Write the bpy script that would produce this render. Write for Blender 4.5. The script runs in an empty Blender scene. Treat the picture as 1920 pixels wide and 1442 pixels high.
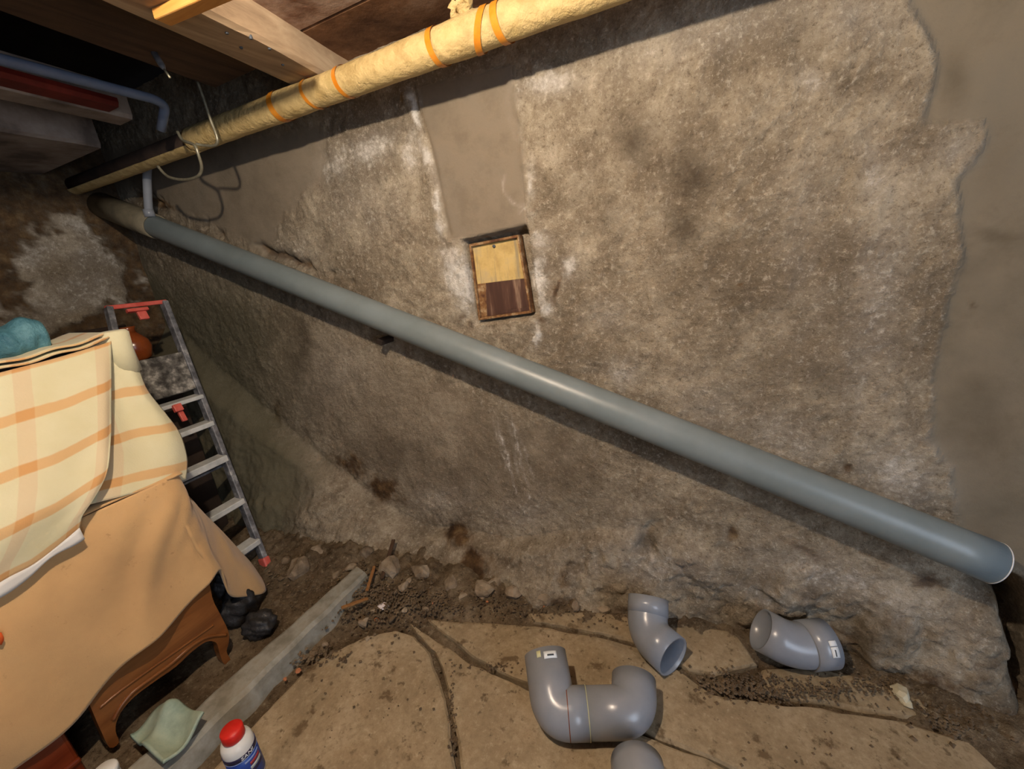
import bpy, bmesh, math, random
import numpy as np
from mathutils import Matrix, Vector

random.seed(7)
rng = np.random.default_rng(7)
sc = bpy.context.scene
COL = sc.collection

# ------------------------------------------------------------------ camera, world, lights, exposure
IW, IH = 1920.0, 1442.0
CX, CY = IW / 2, IH / 2
H = 1.25                      # camera height
D = 1.25                      # distance to the long wall
V1 = np.array([-620.0, 635.0]); V2 = np.array([1360.0, 430.0])      # vanishing points along / across the wall
F = math.sqrt(-float(np.dot(V1 - [CX, CY], V2 - [CX, CY])))
def _d(p): return np.array([p[0] - CX, -(p[1] - CY), -F])
def _n(v):
    v = np.asarray(v, float); return v / np.linalg.norm(v)
AX = -_n(_d(V1)); AY = _n(_d(V2)); AZ = np.cross(AX, AY)
RM = np.array([AX, AY, AZ])   # camera -> world
CAMP = np.array([0.0, 0.0, H])
cam_d = bpy.data.cameras.new('camera'); cam_d.sensor_fit = 'HORIZONTAL'; cam_d.sensor_width = 36.0
cam_d.lens = F / IW * 36.0; cam_d.clip_start = 0.01
cam = bpy.data.objects.new('camera', cam_d); COL.objects.link(cam)
mw = Matrix([list(RM[0]) + [0], list(RM[1]) + [0], list(RM[2]) + [H], [0, 0, 0, 1]])
cam.matrix_world = mw
sc.camera = cam

world = bpy.data.worlds.new('world'); sc.world = world; world.use_nodes = True
bg = world.node_tree.nodes['Background']
bg.inputs[0].default_value = (0.80, 0.84, 1.0, 1); bg.inputs[1].default_value = 0.055

LAMP = (-0.45, 0.16, 1.85)
LAMP_STRENGTH = 3900.0
day = bpy.data.lights.new('doorway_daylight', 'AREA'); day.shape = 'RECTANGLE'; day.size = 1.0; day.size_y = 1.6
day.energy = 32.0; day.color = (0.72, 0.83, 1.0)
dayo = bpy.data.objects.new('doorway_daylight', day); COL.objects.link(dayo)
dayo.location = (2.3, -0.9, 1.15)
dayo.rotation_euler = (Vector((0.0, 0.9, 0.6)) - Vector(dayo.location)).to_track_quat('-Z', 'Y').to_euler()

vs = sc.view_settings
vs.view_transform = 'Standard'; vs.look = 'None'; vs.gamma = 1.0; vs.use_curve_mapping = False; vs.exposure = 0.25

# ------------------------------------------------------------------ helpers: points
def ray(p): return RM @ _d(p)
def onfloor(p, z=0.0):
    r = ray(p); return CAMP + r * ((z - H) / r[2])
def onwall(p, y=D):
    r = ray(p); return CAMP + r * (y / r[1])
def onleft(p, x):
    r = ray(p); return CAMP + r * (x / r[0])
def proj(P):
    q = (np.asarray(P, float) - CAMP) @ RM
    return CX + q[..., 0] * F / -q[..., 2], CY - q[..., 1] * F / -q[..., 2]

# ------------------------------------------------------------------ helpers: noise
_perm = np.random.default_rng(3).random((256, 256))
def vnoise(x, y):
    xi = np.floor(x).astype(int); yi = np.floor(y).astype(int)
    xf = x - xi; yf = y - yi
    u = xf * xf * (3 - 2 * xf); v = yf * yf * (3 - 2 * yf)
    g = lambda a, b: _perm[a & 255, b & 255]
    return ((g(xi, yi) * (1 - u) + g(xi + 1, yi) * u) * (1 - v) + (g(xi, yi + 1) * (1 - u) + g(xi + 1, yi + 1) * u) * v)
def fbm(x, y, s, o=4, seed=0, gain=0.5):
    x = np.asarray(x, float) * s + seed * 17.3; y = np.asarray(y, float) * s + seed * 9.1
    t = 0; a = 1.0; n = 0
    for i in range(o):
        t = t + a * (vnoise(x + i * 31.7, y + i * 11.3) - 0.5); n += a; a *= gain; x = x * 2.03; y = y * 2.03
    return t / n * 2          # about -1..1
def smooth(a, b, x):
    t = np.clip((x - a) / (b - a), 0, 1); return t * t * (3 - 2 * t)

# ------------------------------------------------------------------ helpers: materials
def rgb(r, g, b):
    f = lambda c: (c / 255 / 12.92) if c / 255 <= 0.04045 else ((c / 255 + 0.055) / 1.055) ** 2.4
    return (f(r), f(g), f(b), 1)
class NT:
    def __init__(s, name):
        s.m = bpy.data.materials.new(name); s.m.use_nodes = True; s.t = s.m.node_tree
        s.b = s.t.nodes['Principled BSDF']
    def n(s, k, **kw):
        q = s.t.nodes.new(k)
        for a, v in kw.items(): setattr(q, a, v)
        return q
    def l(s, a, b): s.t.links.new(a, b)
    def coord(s, out='Object'): return s.n('ShaderNodeTexCoord').outputs[out]
    def noise(s, vec, scale, detail=4, rough=0.6, dist=0.0):
        q = s.n('ShaderNodeTexNoise'); s.l(vec, q.inputs['Vector'])
        q.inputs['Scale'].default_value = scale; q.inputs['Detail'].default_value = detail
        q.inputs['Roughness'].default_value = rough; q.inputs['Distortion'].default_value = dist
        return q.outputs['Fac']
    def ramp(s, fac, stops):
        q = s.n('ShaderNodeValToRGB'); s.l(fac, q.inputs[0]); e = q.color_ramp.elements
        while len(e) < len(stops): e.new(0.5)
        for i, (p, c) in enumerate(stops): e[i].position = p; e[i].color = c
        return q.outputs[0]
    def mix(s, fac, a, b, mode='MIX'):
        q = s.n('ShaderNodeMix'); q.data_type = 'RGBA'; q.blend_type = mode
        for v, i in ((fac, 0), (a, 6), (b, 7)):
            if isinstance(v, (int, float)): q.inputs[i].default_value = v
            elif isinstance(v, tuple): q.inputs[i].default_value = v
            else: s.l(v, q.inputs[i])
        return q.outputs[2]
    def math(s, op, a, b=0.0, clamp=False):
        q = s.n('ShaderNodeMath', operation=op); q.use_clamp = clamp
        for i, v in ((0, a), (1, b)):
            if isinstance(v, (int, float)): q.inputs[i].default_value = v
            else: s.l(v, q.inputs[i])
        return q.outputs[0]
    def attr(s, name): q = s.n('ShaderNodeAttribute'); q.attribute_name = name; return q.outputs['Fac']
    def bump(s, h, strength=0.5, dist=0.01):
        q = s.n('ShaderNodeBump'); q.inputs['Strength'].default_value = strength; q.inputs['Distance'].default_value = dist
        s.l(h, q.inputs['Height']); s.l(q.outputs[0], s.b.inputs['Normal']); return q
    def out(s, col=None, rough=0.8, metal=0.0, spec=0.5):
        if col is not None:
            if isinstance(col, tuple): s.b.inputs['Base Color'].default_value = col
            else: s.l(col, s.b.inputs['Base Color'])
        s.b.inputs['Metallic'].default_value = metal
        if isinstance(rough, (int, float)): s.b.inputs['Roughness'].default_value = rough
        else: s.l(rough, s.b.inputs['Roughness'])
        s.b.inputs['Specular IOR Level'].default_value = spec
        return s.m
def mk(name, c1, c2, scale=8.0, rough=0.7, bump=0.0, bscale=60.0, metal=0.0, spec=0.4, detail=6, c3=None, bdist=0.004, lo=0.35, hi=0.68):
    t = NT(name); v = t.coord(); f = t.noise(v, scale, detail, 0.62)
    st = [(lo, c1), (hi, c2)] if c3 is None else [(lo, c1), ((lo + hi) / 2, c2), (hi, c3)]
    if bump: t.bump(t.noise(v, bscale, 5, 0.65), bump, bdist)
    return t.out(t.ramp(f, st), rough, metal, spec)

M = {}
M['pvc'] = mk('grey_pvc', rgb(128, 133, 142), rgb(142, 147, 156), 6, 0.27, 0.03, 90, spec=0.5)
M['pvc_pipe'] = mk('matt_grey_pvc', rgb(108, 118, 120), rgb(121, 131, 134), 6, 0.38, 0.04, 90, spec=0.5)
M['pvc_in'] = mk('grey_pvc_inside', rgb(100, 106, 110), rgb(118, 124, 128), 6, 0.5)
M['pvc_rim'] = mk('highlight_pvc_rim', rgb(205, 208, 212), rgb(225, 225, 226), 40, 0.5)
M['pvc_dusty'] = mk('dusty_pvc', rgb(104, 98, 82), rgb(138, 128, 106), 14, 0.75, 0.2, 60)
M['wrap'] = mk('cream_insulation_wrap', rgb(176, 150, 98), rgb(204, 178, 124), 16, 0.62, 0.8, 34, c3=rgb(190, 164, 108), bdist=0.012)
M['tape'] = mk('amber_tape', rgb(206, 124, 30), rgb(224, 148, 52), 30, 0.22, spec=0.6)
M['metal'] = mk('galvanised_wire', rgb(140, 136, 118), rgb(178, 172, 150), 40, 0.42, metal=0.6)
M['alu'] = mk('paint_splashed_aluminium', rgb(88, 88, 92), rgb(132, 132, 136), 22, 0.55, 0.15, 80, metal=0.2, c3=rgb(214, 212, 206), lo=0.4, hi=0.74)
M['alu_step'] = mk('aluminium_step', rgb(186, 188, 186), rgb(222, 222, 218), 20, 0.5, 0.1, 80, metal=0.1)
M['ladder_plate'] = mk('stained_platform_plate', rgb(54, 50, 46), rgb(104, 100, 94), 26, 0.7, 0.3, 60, c3=rgb(176, 170, 160), lo=0.38, hi=0.66)
M['red_plastic'] = mk('faded_red_plastic', rgb(196, 78, 66), rgb(220, 108, 96), 20, 0.5)
M['orange_blanket'] = None
M['wood'] = None

def wood_mat(name, dark, mid, light, scale=3.0, axis='Y', rough=0.45, stretch=10.0, bump=0.25):
    t = NT(name); v = t.coord(); mp = t.n('ShaderNodeMapping'); t.l(v, mp.inputs[0])
    s = {'X': (1, stretch, stretch), 'Y': (stretch, 1, stretch), 'Z': (stretch, stretch, 1)}[axis]
    mp.inputs['Scale'].default_value = s
    f = t.noise(mp.outputs[0], scale, 8, 0.65, 0.6); g = t.noise(v, 5, 4)
    c = t.ramp(f, [(0.3, dark), (0.5, mid), (0.72, light)])
    c = t.mix(t.ramp(g, [(0.35, (0, 0, 0, 1)), (0.75, (0.5, 0.5, 0.5, 1))]), c, dark)
    t.bump(f, bump, 0.004)
    return t.out(c, rough, 0, 0.4)
M['wood'] = wood_mat('polished_brown_wood', rgb(98, 56, 28), rgb(126, 78, 40), rgb(146, 94, 52), 2.5, 'Y', 0.28, 9, 0.05)
M['redwood'] = wood_mat('polished_red_wood', rgb(88, 34, 16), rgb(112, 46, 22), rgb(130, 60, 30), 2.5, 'Y', 0.25, 9, 0.05)
M['joist'] = wood_mat('old_grey_joist_wood', rgb(128, 106, 84), rgb(178, 152, 122), rgb(206, 182, 150), 2.2, 'Y', 0.85, 9, 0.5)
M['joist_dark'] = wood_mat('dark_joist_wood', rgb(48, 34, 24), rgb(74, 54, 38), rgb(96, 72, 52), 2.2, 'Y', 0.9, 9, 0.5)
M['batten'] = wood_mat('raw_pine_batten', rgb(190, 122, 52), rgb(222, 160, 84), rgb(236, 184, 112), 2.2, 'X', 0.7, 9, 0.3)
M['board_a'] = mk('stained_ceiling_board', rgb(128, 92, 72), rgb(178, 150, 134), 7, 0.9, 0.6, 30, c3=rgb(204, 184, 172), lo=0.36, hi=0.66)
M['board_b'] = mk('brown_ceiling_board', rgb(88, 58, 38), rgb(132, 96, 68), 6, 0.9, 0.6, 30, c3=rgb(166, 136, 112), lo=0.36, hi=0.68)
M['void'] = mk('dark_void_masonry', rgb(26, 22, 18), rgb(44, 36, 30), 4, 0.95, 0.4, 30)  # near-black: the dark of the open ceiling void put into the colour
M['whitewash'] = mk('whitewashed_beam', rgb(108, 96, 88), rgb(148, 134, 124), 7, 0.9, 0.3, 40, c3=rgb(170, 158, 148))
M['redpaint'] = mk('red_painted_board', rgb(96, 22, 18), rgb(132, 44, 36), 10, 0.6)
M['bare'] = mk('dark_brown_core', rgb(40, 30, 24), rgb(66, 50, 40), 12, 0.8, 0.3, 50)  # even dark brown for the core of the wrapped pipe's left end
M['bluepipe'] = mk('blue_grey_pipe', rgb(92, 104, 128), rgb(116, 128, 150), 6, 0.45)
M['teal'] = mk('teal_plastic', rgb(50, 96, 112), rgb(92, 138, 150), 16, 0.6, 0.9, 26, bdist=0.012)
M['ochre'] = mk('ochre_cardboard', rgb(120, 88, 34), rgb(150, 116, 54), 8, 0.85)
M['jug'] = mk('brown_glazed_pottery', rgb(104, 46, 18), rgb(150, 76, 34), 9, 0.25, spec=0.6)
M['dark_board'] = mk('dark_brown_board', rgb(36, 26, 20), rgb(58, 44, 34), 5, 0.9, 0.3, 20)
M['black_rag'] = mk('black_plastic_bag', rgb(30, 28, 28), rgb(56, 54, 54), 12, 0.5, 0.6, 26, bdist=0.01)
M['green_cloth'] = mk('pale_green_cloth', rgb(128, 146, 130), rgb(160, 174, 156), 9, 0.85, 0.2, 50, c3=rgb(118, 152, 140))
M['bottle_white'] = mk('white_plastic', rgb(218, 218, 214), rgb(232, 232, 230), 8, 0.3)
M['cap_red'] = mk('red_cap_plastic', rgb(196, 32, 26), rgb(214, 48, 38), 14, 0.4)
M['blue_label'] = mk('blue_label_paper', rgb(34, 58, 138), rgb(52, 92, 176), 18, 0.4)
M['dark_label'] = mk('dark_label_ink', rgb(34, 30, 56), rgb(46, 42, 70), 18, 0.4)
M['red_label'] = mk('dull_red_label_ink', rgb(150, 54, 58), rgb(166, 66, 70), 18, 0.4)
M['grey_label'] = mk('silver_label_ink', rgb(168, 178, 174), rgb(188, 194, 190), 18, 0.4)
M['light_blue_label'] = mk('light_blue_label_ink', rgb(128, 150, 206), rgb(146, 168, 218), 18, 0.4)
M['ink'] = mk('printed_ink', rgb(60, 66, 74), rgb(84, 90, 98), 30, 0.6)
M['sticker'] = mk('white_sticker', rgb(222, 226, 228), rgb(234, 236, 238), 30, 0.4)
M['sticker_y'] = mk('yellowish_sticker', rgb(196, 194, 150), rgb(208, 206, 166), 30, 0.5)
M['stone'] = mk('dusty_stone', rgb(92, 78, 62), rgb(134, 118, 98), 14, 0.95, 0.8, 40, c3=rgb(160, 146, 126))
M['stone_dark'] = mk('dark_dirt_clod', rgb(76, 62, 46), rgb(116, 98, 76), 16, 0.95, 0.8, 40)
M['stone_pale'] = mk('pale_stone', rgb(178, 168, 142), rgb(212, 204, 178), 12, 0.85, 0.5, 40)
M['chip_white'] = mk('white_paper_scrap', rgb(206, 196, 200), rgb(228, 220, 222), 12, 0.8)
M['brick_chip'] = mk('terracotta_chip', rgb(160, 100, 66), rgb(190, 126, 88), 20, 0.9, 0.4, 40)
M['splinter'] = wood_mat('wood_splinter', rgb(112, 72, 36), rgb(146, 102, 58), rgb(172, 128, 80), 4, 'X', 0.8)
M['kerb'] = mk('pale_concrete_kerb', rgb(122, 118, 106), rgb(152, 150, 140), 9, 0.9, 0.4, 50, c3=rgb(134, 126, 110))
M['frame_rust'] = mk('rusty_frame', rgb(84, 52, 34), rgb(128, 92, 56), 40, 0.9, 0.5, 60, c3=rgb(170, 146, 112))
M['red_cloth'] = mk('orange_red_cloth', rgb(214, 84, 30), rgb(224, 100, 44), 12, 0.85)

def orange_blanket():
    t = NT('orange_wool_blanket'); v = t.coord()
    f = t.noise(v, 4, 5, 0.6); g = t.noise(v, 26, 5, 0.75); k = t.noise(v, 220, 3, 0.7)
    c = t.ramp(f, [(0.3, rgb(190, 152, 106)), (0.6, rgb(206, 166, 116)), (0.8, rgb(198, 164, 122))])
    c = t.mix(t.ramp(g, [(0.62, (0, 0, 0, 1)), (0.74, (0.6, 0.6, 0.6, 1))]), c, rgb(136, 100, 62))
    t.bump(k, 0.35, 0.003)
    m = t.out(c, 0.95, 0, 0.1); t.b.inputs['Sheen Weight'].default_value = 0.25; return m
M['orange_blanket'] = orange_blanket()
def plaid():
    t = NT('cream_plaid_blanket'); uv = t.coord('UV'); sp = t.n('ShaderNodeSeparateXYZ'); t.l(uv, sp.inputs[0])
    v = t.coord(); wob = t.math('MULTIPLY', t.math('SUBTRACT', t.noise(v, 14, 3), 0.5), 0.008)
    def stripe(co, period, off, w):
        a = t.math('ADD', co, off); a = t.math('ADD', a, wob); a = t.math('MODULO', t.math('ADD', a, 10 * period), period)
        a = t.math('ABSOLUTE', t.math('SUBTRACT', a, period / 2))
        q = t.n('ShaderNodeMapRange'); q.inputs[1].default_value = w / 2 + 0.002; q.inputs[2].default_value = w / 2 - 0.002
        t.l(a, q.inputs[0]); return q.outputs[0]
    base = t.ramp(t.noise(v, 7, 4), [(0.3, rgb(206, 198, 160)), (0.7, rgb(214, 208, 176))])
    sv = stripe(sp.outputs[0], 0.26, 0.045, 0.052); sh = stripe(sp.outputs[1], 0.128, 0.0, 0.027)
    c = t.mix(t.math('MULTIPLY', sv, 0.42), base, rgb(206, 172, 140))
    c = t.mix(t.math('MULTIPLY', sh, 0.8), c, rgb(206, 160, 106))
    both = t.math('MULTIPLY', sv, sh); c = t.mix(t.math('MULTIPLY', both, 0.5), c, rgb(196, 138, 76))
    t.bump(t.noise(v, 180, 3), 0.3, 0.003)
    m = t.out(c, 0.95, 0, 0.1); t.b.inputs['Sheen Weight'].default_value = 0.2; return m
M['plaid'] = plaid()
M['lining'] = mk('white_blanket_lining', rgb(206, 204, 200), rgb(222, 220, 216), 9, 0.9)

def wall_material(name, left=False):
    t = NT(name); v = t.coord()
    big = t.noise(v, 3.0, 8, 0.62, 0.3); mid = t.noise(v, 11, 9, 0.72, 0.2); fine = t.noise(v, 60, 6, 0.75); grit = t.noise(v, 170, 4, 0.75)
    rough_c = t.ramp(mid, [(0.30, rgb(120, 106, 88)), (0.45, rgb(150, 136, 116)), (0.58, rgb(174, 160, 138)), (0.74, rgb(198, 186, 166))])
    rough_c = t.mix(t.ramp(big, [(0.38, (0.75, 0.75, 0.75, 1)), (0.54, (0, 0, 0, 1))]), rough_c, rgb(116, 102, 84))
    rough_c = t.mix(t.ramp(fine, [(0.54, (0, 0, 0, 1)), (0.68, (0.7, 0.7, 0.7, 1))]), rough_c, rgb(212, 200, 180))
    rough_c = t.mix(t.ramp(fine, [(0.32, (0.75, 0.75, 0.75, 1)), (0.45, (0, 0, 0, 1))]), rough_c, rgb(96, 82, 66))
    rough_c = t.mix(t.ramp(grit, [(0.57, (0, 0, 0, 1)), (0.70, (0.6, 0.6, 0.6, 1))]), rough_c, rgb(206, 194, 172))
    rough_c = t.mix(t.ramp(grit, [(0.30, (0.7, 0.7, 0.7, 1)), (0.43, (0, 0, 0, 1))]), rough_c, rgb(92, 78, 62))
    sm_c = t.ramp(big, [(0.3, rgb(112, 102, 88)), (0.5, rgb(130, 118, 102)), (0.7, rgb(124, 115, 102))])
    sm_c = t.mix(t.ramp(mid, [(0.35, (0.35, 0.35, 0.35, 1)), (0.5, (0, 0, 0, 1))]), sm_c, rgb(102, 91, 76))
    c = t.mix(t.attr('smooth'), rough_c, sm_c)
    brk = t.ramp(t.noise(v, 26, 6, 0.7), [(0.36, (0.25, 0.25, 0.25, 1)), (0.58, (1, 1, 1, 1))])
    dk = t.math('MULTIPLY', t.attr('dark'), t.math('ADD', t.math('MULTIPLY', brk, 0.45), 0.55))
    c = t.mix(dk, c, rgb(82, 71, 58))
    rs_c = t.ramp(t.noise(v, 22, 5), [(0.35, rgb(68, 50, 34)), (0.55, rgb(102, 78, 52)), (0.72, rgb(134, 110, 78))])
    n20 = t.noise(v, 24, 7, 0.72); qr = t.n('ShaderNodeMapRange'); qr.inputs[1].default_value = 0.30; qr.inputs[2].default_value = 0.78
    t.l(t.math('ADD', t.attr('rust'), t.math('MULTIPLY', t.math('SUBTRACT', n20, 0.5), 1.6)), qr.inputs[0])
    c = t.mix(t.math('MULTIPLY', qr.outputs[0], t.math('MULTIPLY', t.attr('rust'), 1.2, True), True), c, rs_c)
    c = t.mix(t.math('MULTIPLY', t.attr('green'), 0.8), c, rgb(96, 92, 72))
    def crisp(a, nz, k, lo, hi):
        q = t.n('ShaderNodeMapRange'); q.inputs[1].default_value = lo; q.inputs[2].default_value = hi
        t.l(t.math('ADD', a, t.math('MULTIPLY', t.math('SUBTRACT', nz, 0.5), k)), q.inputs[0]); return q.outputs[0]
    n34 = t.noise(v, 34, 7, 0.72)
    wm = t.math('ADD', t.math('MULTIPLY', crisp(t.attr('white'), t.math('ADD', t.math('MULTIPLY', n34, 0.6), t.math('MULTIPLY', fine, 0.4)), 2.2, 0.42, 0.95), 0.62), t.math('MULTIPLY', t.attr('white'), 0.42), True)
    c = t.mix(wm, c, t.ramp(fine, [(0.3, rgb(196, 188, 176)), (0.7, rgb(236, 232, 226))]))
    h = t.math('ADD', t.math('MULTIPLY', fine, 0.7), t.math('MULTIPLY', grit, 0.3))
    h = t.math('MULTIPLY', h, t.math('SUBTRACT', 1.0, t.math('MULTIPLY', t.attr('smooth'), 0.86)))
    t.bump(h, 1.0, 0.014)
    return t.out(c, 0.93, 0, 0.2)
M['wall'] = wall_material('rough_cement_wall')

def floor_material(name, c1, c2, c3, spots=True):
    t = NT(name); v = t.coord()
    big = t.noise(v, 4.5, 8, 0.7, 0.4); fine = t.noise(v, 60, 6, 0.75); mid = t.noise(v, 17, 6, 0.62)
    c = t.ramp(big, [(0.3, c1), (0.5, c2), (0.7, c3)])
    c = t.mix(t.ramp(fine, [(0.34, (0.7, 0.7, 0.7, 1)), (0.5, (0, 0, 0, 1))]), c, c1)
    c = t.mix(t.ramp(fine, [(0.55, (0, 0, 0, 1)), (0.7, (0.5, 0.5, 0.5, 1))]), c, rgb(190, 176, 150))
    if spots: c = t.mix(t.ramp(mid, [(0.585, (0, 0, 0, 1)), (0.66, (0.8, 0.8, 0.8, 1))]), c, rgb(92, 74, 52)); c = t.mix(t.ramp(t.noise(v, 38, 5, 0.6), [(0.62, (0, 0, 0, 1)), (0.68, (0.7, 0.7, 0.7, 1))]), c, rgb(88, 72, 52))
    t.bump(t.math('ADD', fine, mid), 0.35, 0.004)
    return t.out(c, 0.88, 0, 0.25)
M['slab'] = floor_material('dusty_concrete_slab', rgb(126, 110, 86), rgb(152, 135, 108), rgb(172, 156, 130))
def dirt_material():
    t = NT('crumbly_dirt'); v = t.coord()
    big = t.noise(v, 7, 7, 0.68, 0.3); fine = t.noise(v, 48, 6, 0.75); grit = t.noise(v, 130, 4, 0.75)
    c = t.ramp(big, [(0.3, rgb(78, 64, 48)), (0.5, rgb(112, 96, 76)), (0.7, rgb(142, 126, 104))])
    c = t.mix(t.ramp(fine, [(0.34, (0.85, 0.85, 0.85, 1)), (0.47, (0, 0, 0, 1))]), c, rgb(60, 48, 34))
    c = t.mix(t.ramp(fine, [(0.56, (0, 0, 0, 1)), (0.68, (0.7, 0.7, 0.7, 1))]), c, rgb(168, 154, 130))
    c = t.mix(t.ramp(grit, [(0.6, (0, 0, 0, 1)), (0.7, (0.6, 0.6, 0.6, 1))]), c, rgb(178, 164, 140))
    t.bump(t.math('ADD', t.math('MULTIPLY', fine, 0.7), t.math('MULTIPLY', grit, 0.3)), 1.0, 0.016)
    return t.out(c, 0.95, 0, 0.15)
M['dirt'] = dirt_material()

# ------------------------------------------------------------------ helpers: meshes and objects
def link(name, me, mat, parent=None, smooth_sh=True):
    me.materials.clear()
    for m_ in (mat if isinstance(mat, (list, tuple)) else [mat]): me.materials.append(M[m_])
    if smooth_sh: me.polygons.foreach_set('use_smooth', [True] * len(me.polygons))
    o = bpy.data.objects.new(name, me); COL.objects.link(o)
    if parent is not None: o.parent = parent; o.matrix_parent_inverse = parent.matrix_world.inverted()
    return o
def pydata(name, v, f):
    me = bpy.data.meshes.new(name); me.from_pydata([tuple(map(float, p)) for p in v], [], f); me.update(); return me
def empty(name, loc):
    o = bpy.data.objects.new(name, None); COL.objects.link(o); o.location = tuple(map(float, loc)); o.empty_display_size = 0.05
    o.matrix_world = Matrix.Translation(Vector(tuple(map(float, loc)))); return o
def tag(o, label, cat, group=None, kind=None):
    o['label'] = label; o['category'] = cat
    if group: o['group'] = group
    if kind: o['kind'] = kind
    return o
def struct(o, label=None):
    o['kind'] = 'structure'
    if label: o['label'] = label
    return o
def fillet(pts, r, n=8):
    pts = [np.asarray(p, float) for p in pts]; out = [pts[0]]
    for i in range(1, len(pts) - 1):
        a, b, c = pts[i - 1], pts[i], pts[i + 1]
        rr = min(r, 0.49 * np.linalg.norm(a - b), 0.49 * np.linalg.norm(c - b))
        p0 = b + _n(a - b) * rr; p1 = b + _n(c - b) * rr
        for k in range(n + 1):
            t = k / n; out.append((1 - t) ** 2 * p0 + 2 * t * (1 - t) * b + t * t * p1)
    out.append(pts[-1]); return out
def smoothpath(pts, n=6):
    pts = [np.asarray(p, float) for p in pts]; P = [pts[0]] + pts + [pts[-1]]; out = []
    for i in range(1, len(P) - 2):
        for k in range(n):
            t = k / n; a, b, c, d = P[i - 1], P[i], P[i + 1], P[i + 2]
            out.append(0.5 * (2 * b + (c - a) * t + (2 * a - 5 * b + 4 * c - d) * t * t + (3 * b - a - 3 * c + d) * t ** 3))
    out.append(pts[-1]); return out
def frames(path):
    path = [np.asarray(p, float) for p in path]; T = []
    for i in range(len(path)):
        a = path[max(i - 1, 0)]; b = path[min(i + 1, len(path) - 1)]; T.append(_n(b - a))
    u = np.cross(T[0], [0, 0, 1.0])
    if np.linalg.norm(u) < 1e-3: u = np.cross(T[0], [0, 1.0, 0])
    u = _n(u); out = []
    for t in T:
        u = _n(u - t * np.dot(u, t)); out.append((t, u, np.cross(t, u)))
    return path, out
def tube(name, path, r, seg=20, thick=0.0, cap=True, rfun=None):
    """swept tube; thick > 0 makes an open hollow pipe with real wall thickness"""
    path, fr = frames(path); v = []; f = []
    n = len(path); R_ = r if isinstance(r, (list, np.ndarray)) else [r] * n
    for i, p in enumerate(path):
        t, a, b = fr[i]
        for k in range(seg):
            th = 2 * math.pi * k / seg; rr = R_[i] * (1 if rfun is None else rfun(i / (n - 1), th))
            v.append(p + (a * math.cos(th) + b * math.sin(th)) * rr)
    for i in range(n - 1):
        for k in range(seg):
            k2 = (k + 1) % seg; f.append((i * seg + k, i * seg + k2, (i + 1) * seg + k2, (i + 1) * seg + k))
    if thick > 0:
        o = len(v)
        for i, p in enumerate(path):
            t, a, b = fr[i]
            for k in range(seg):
                th = 2 * math.pi * k / seg; v.append(p + (a * math.cos(th) + b * math.sin(th)) * (R_[i] - thick))
        for i in range(n - 1):
            for k in range(seg):
                k2 = (k + 1) % seg; f.append((o + i * seg + k2, o + i * seg + k, o + (i + 1) * seg + k, o + (i + 1) * seg + k2))
        for k in range(seg):
            k2 = (k + 1) % seg
            f.append((k2, k, o + k, o + k2)); e = (n - 1) * seg; f.append((e + k, e + k2, o + e + k2, o + e + k))
    elif cap:
        f.append(tuple(reversed(range(seg)))); f.append(tuple((n - 1) * seg + k for k in range(seg)))
    return pydata(name, v, f)
def lathe(name, prof, origin, axis, seg=32):
    a = _n(axis); u = _n(np.cross(a, [0.3, 0.8, 0.2])); w = np.cross(a, u); v = []; f = []
    for (r, h) in prof:
        for k in range(seg):
            th = 2 * math.pi * k / seg; v.append(np.asarray(origin) + a * h + (u * math.cos(th) + w * math.sin(th)) * r)
    n = len(prof)
    for i in range(n - 1):
        for k in range(seg):
            k2 = (k + 1) % seg; f.append((i * seg + k, i * seg + k2, (i + 1) * seg + k2, (i + 1) * seg + k))
    f.append(tuple(reversed(range(seg)))); f.append(tuple((n - 1) * seg + k for k in range(seg)))
    return pydata(name, v, f)
def obox(name, c, ax, half, bevel=0.0, seg=2):
    """oriented box: centre, three axes, half sizes"""
    bm = bmesh.new(); bmesh.ops.create_cube(bm, size=2.0)
    A = np.array(ax, float); A = np.array([_n(a) for a in A])
    for q in bm.verts:
        l = np.array(q.co) * np.array(half); q.co = Vector(np.asarray(c, float) + A[0] * l[0] + A[1] * l[1] + A[2] * l[2])
    bmesh.ops.recalc_face_normals(bm, faces=bm.faces)
    if bevel: bmesh.ops.bevel(bm, geom=list(bm.edges), offset=bevel, segments=seg, profile=0.5, affect='EDGES')
    me = bpy.data.meshes.new(name); bm.to_mesh(me); bm.free(); return me
def bar(name, a, b, w, h, up=(0, 0, 1), bevel=0.0):
    a = np.asarray(a, float); b = np.asarray(b, float); d = _n(b - a); s = _n(np.cross(d, up)); u = np.cross(s, d)
    return obox(name, (a + b) / 2, (d, s, u), (np.linalg.norm(b - a) / 2, w / 2, h / 2), bevel)
def prism(name, poly, off, bevel=0.0):
    """polygon (3D points in a plane) extruded by vector off"""
    bm = bmesh.new(); vs_ = [bm.verts.new(tuple(map(float, p))) for p in poly]; fc = bm.faces.new(vs_)
    r = bmesh.ops.extrude_face_region(bm, geom=[fc])
    for q in r['geom']:
        if isinstance(q, bmesh.types.BMVert): q.co += Vector(tuple(map(float, off)))
    bmesh.ops.recalc_face_normals(bm, faces=bm.faces)
    if bevel:
        bmesh.ops.bevel(bm, geom=list(bm.edges), offset=bevel, segments=2, profile=0.5, affect='EDGES')
    me = bpy.data.meshes.new(name); bm.to_mesh(me); bm.free(); return me
def resample(pts, n):
    pts = np.array([np.asarray(p, float) for p in pts]); s = np.r_[0, np.cumsum(np.linalg.norm(np.diff(pts, axis=0), axis=1))]
    q = np.linspace(0, s[-1], n); return np.stack([np.interp(q, s, pts[:, k]) for k in range(3)], 1)
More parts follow.
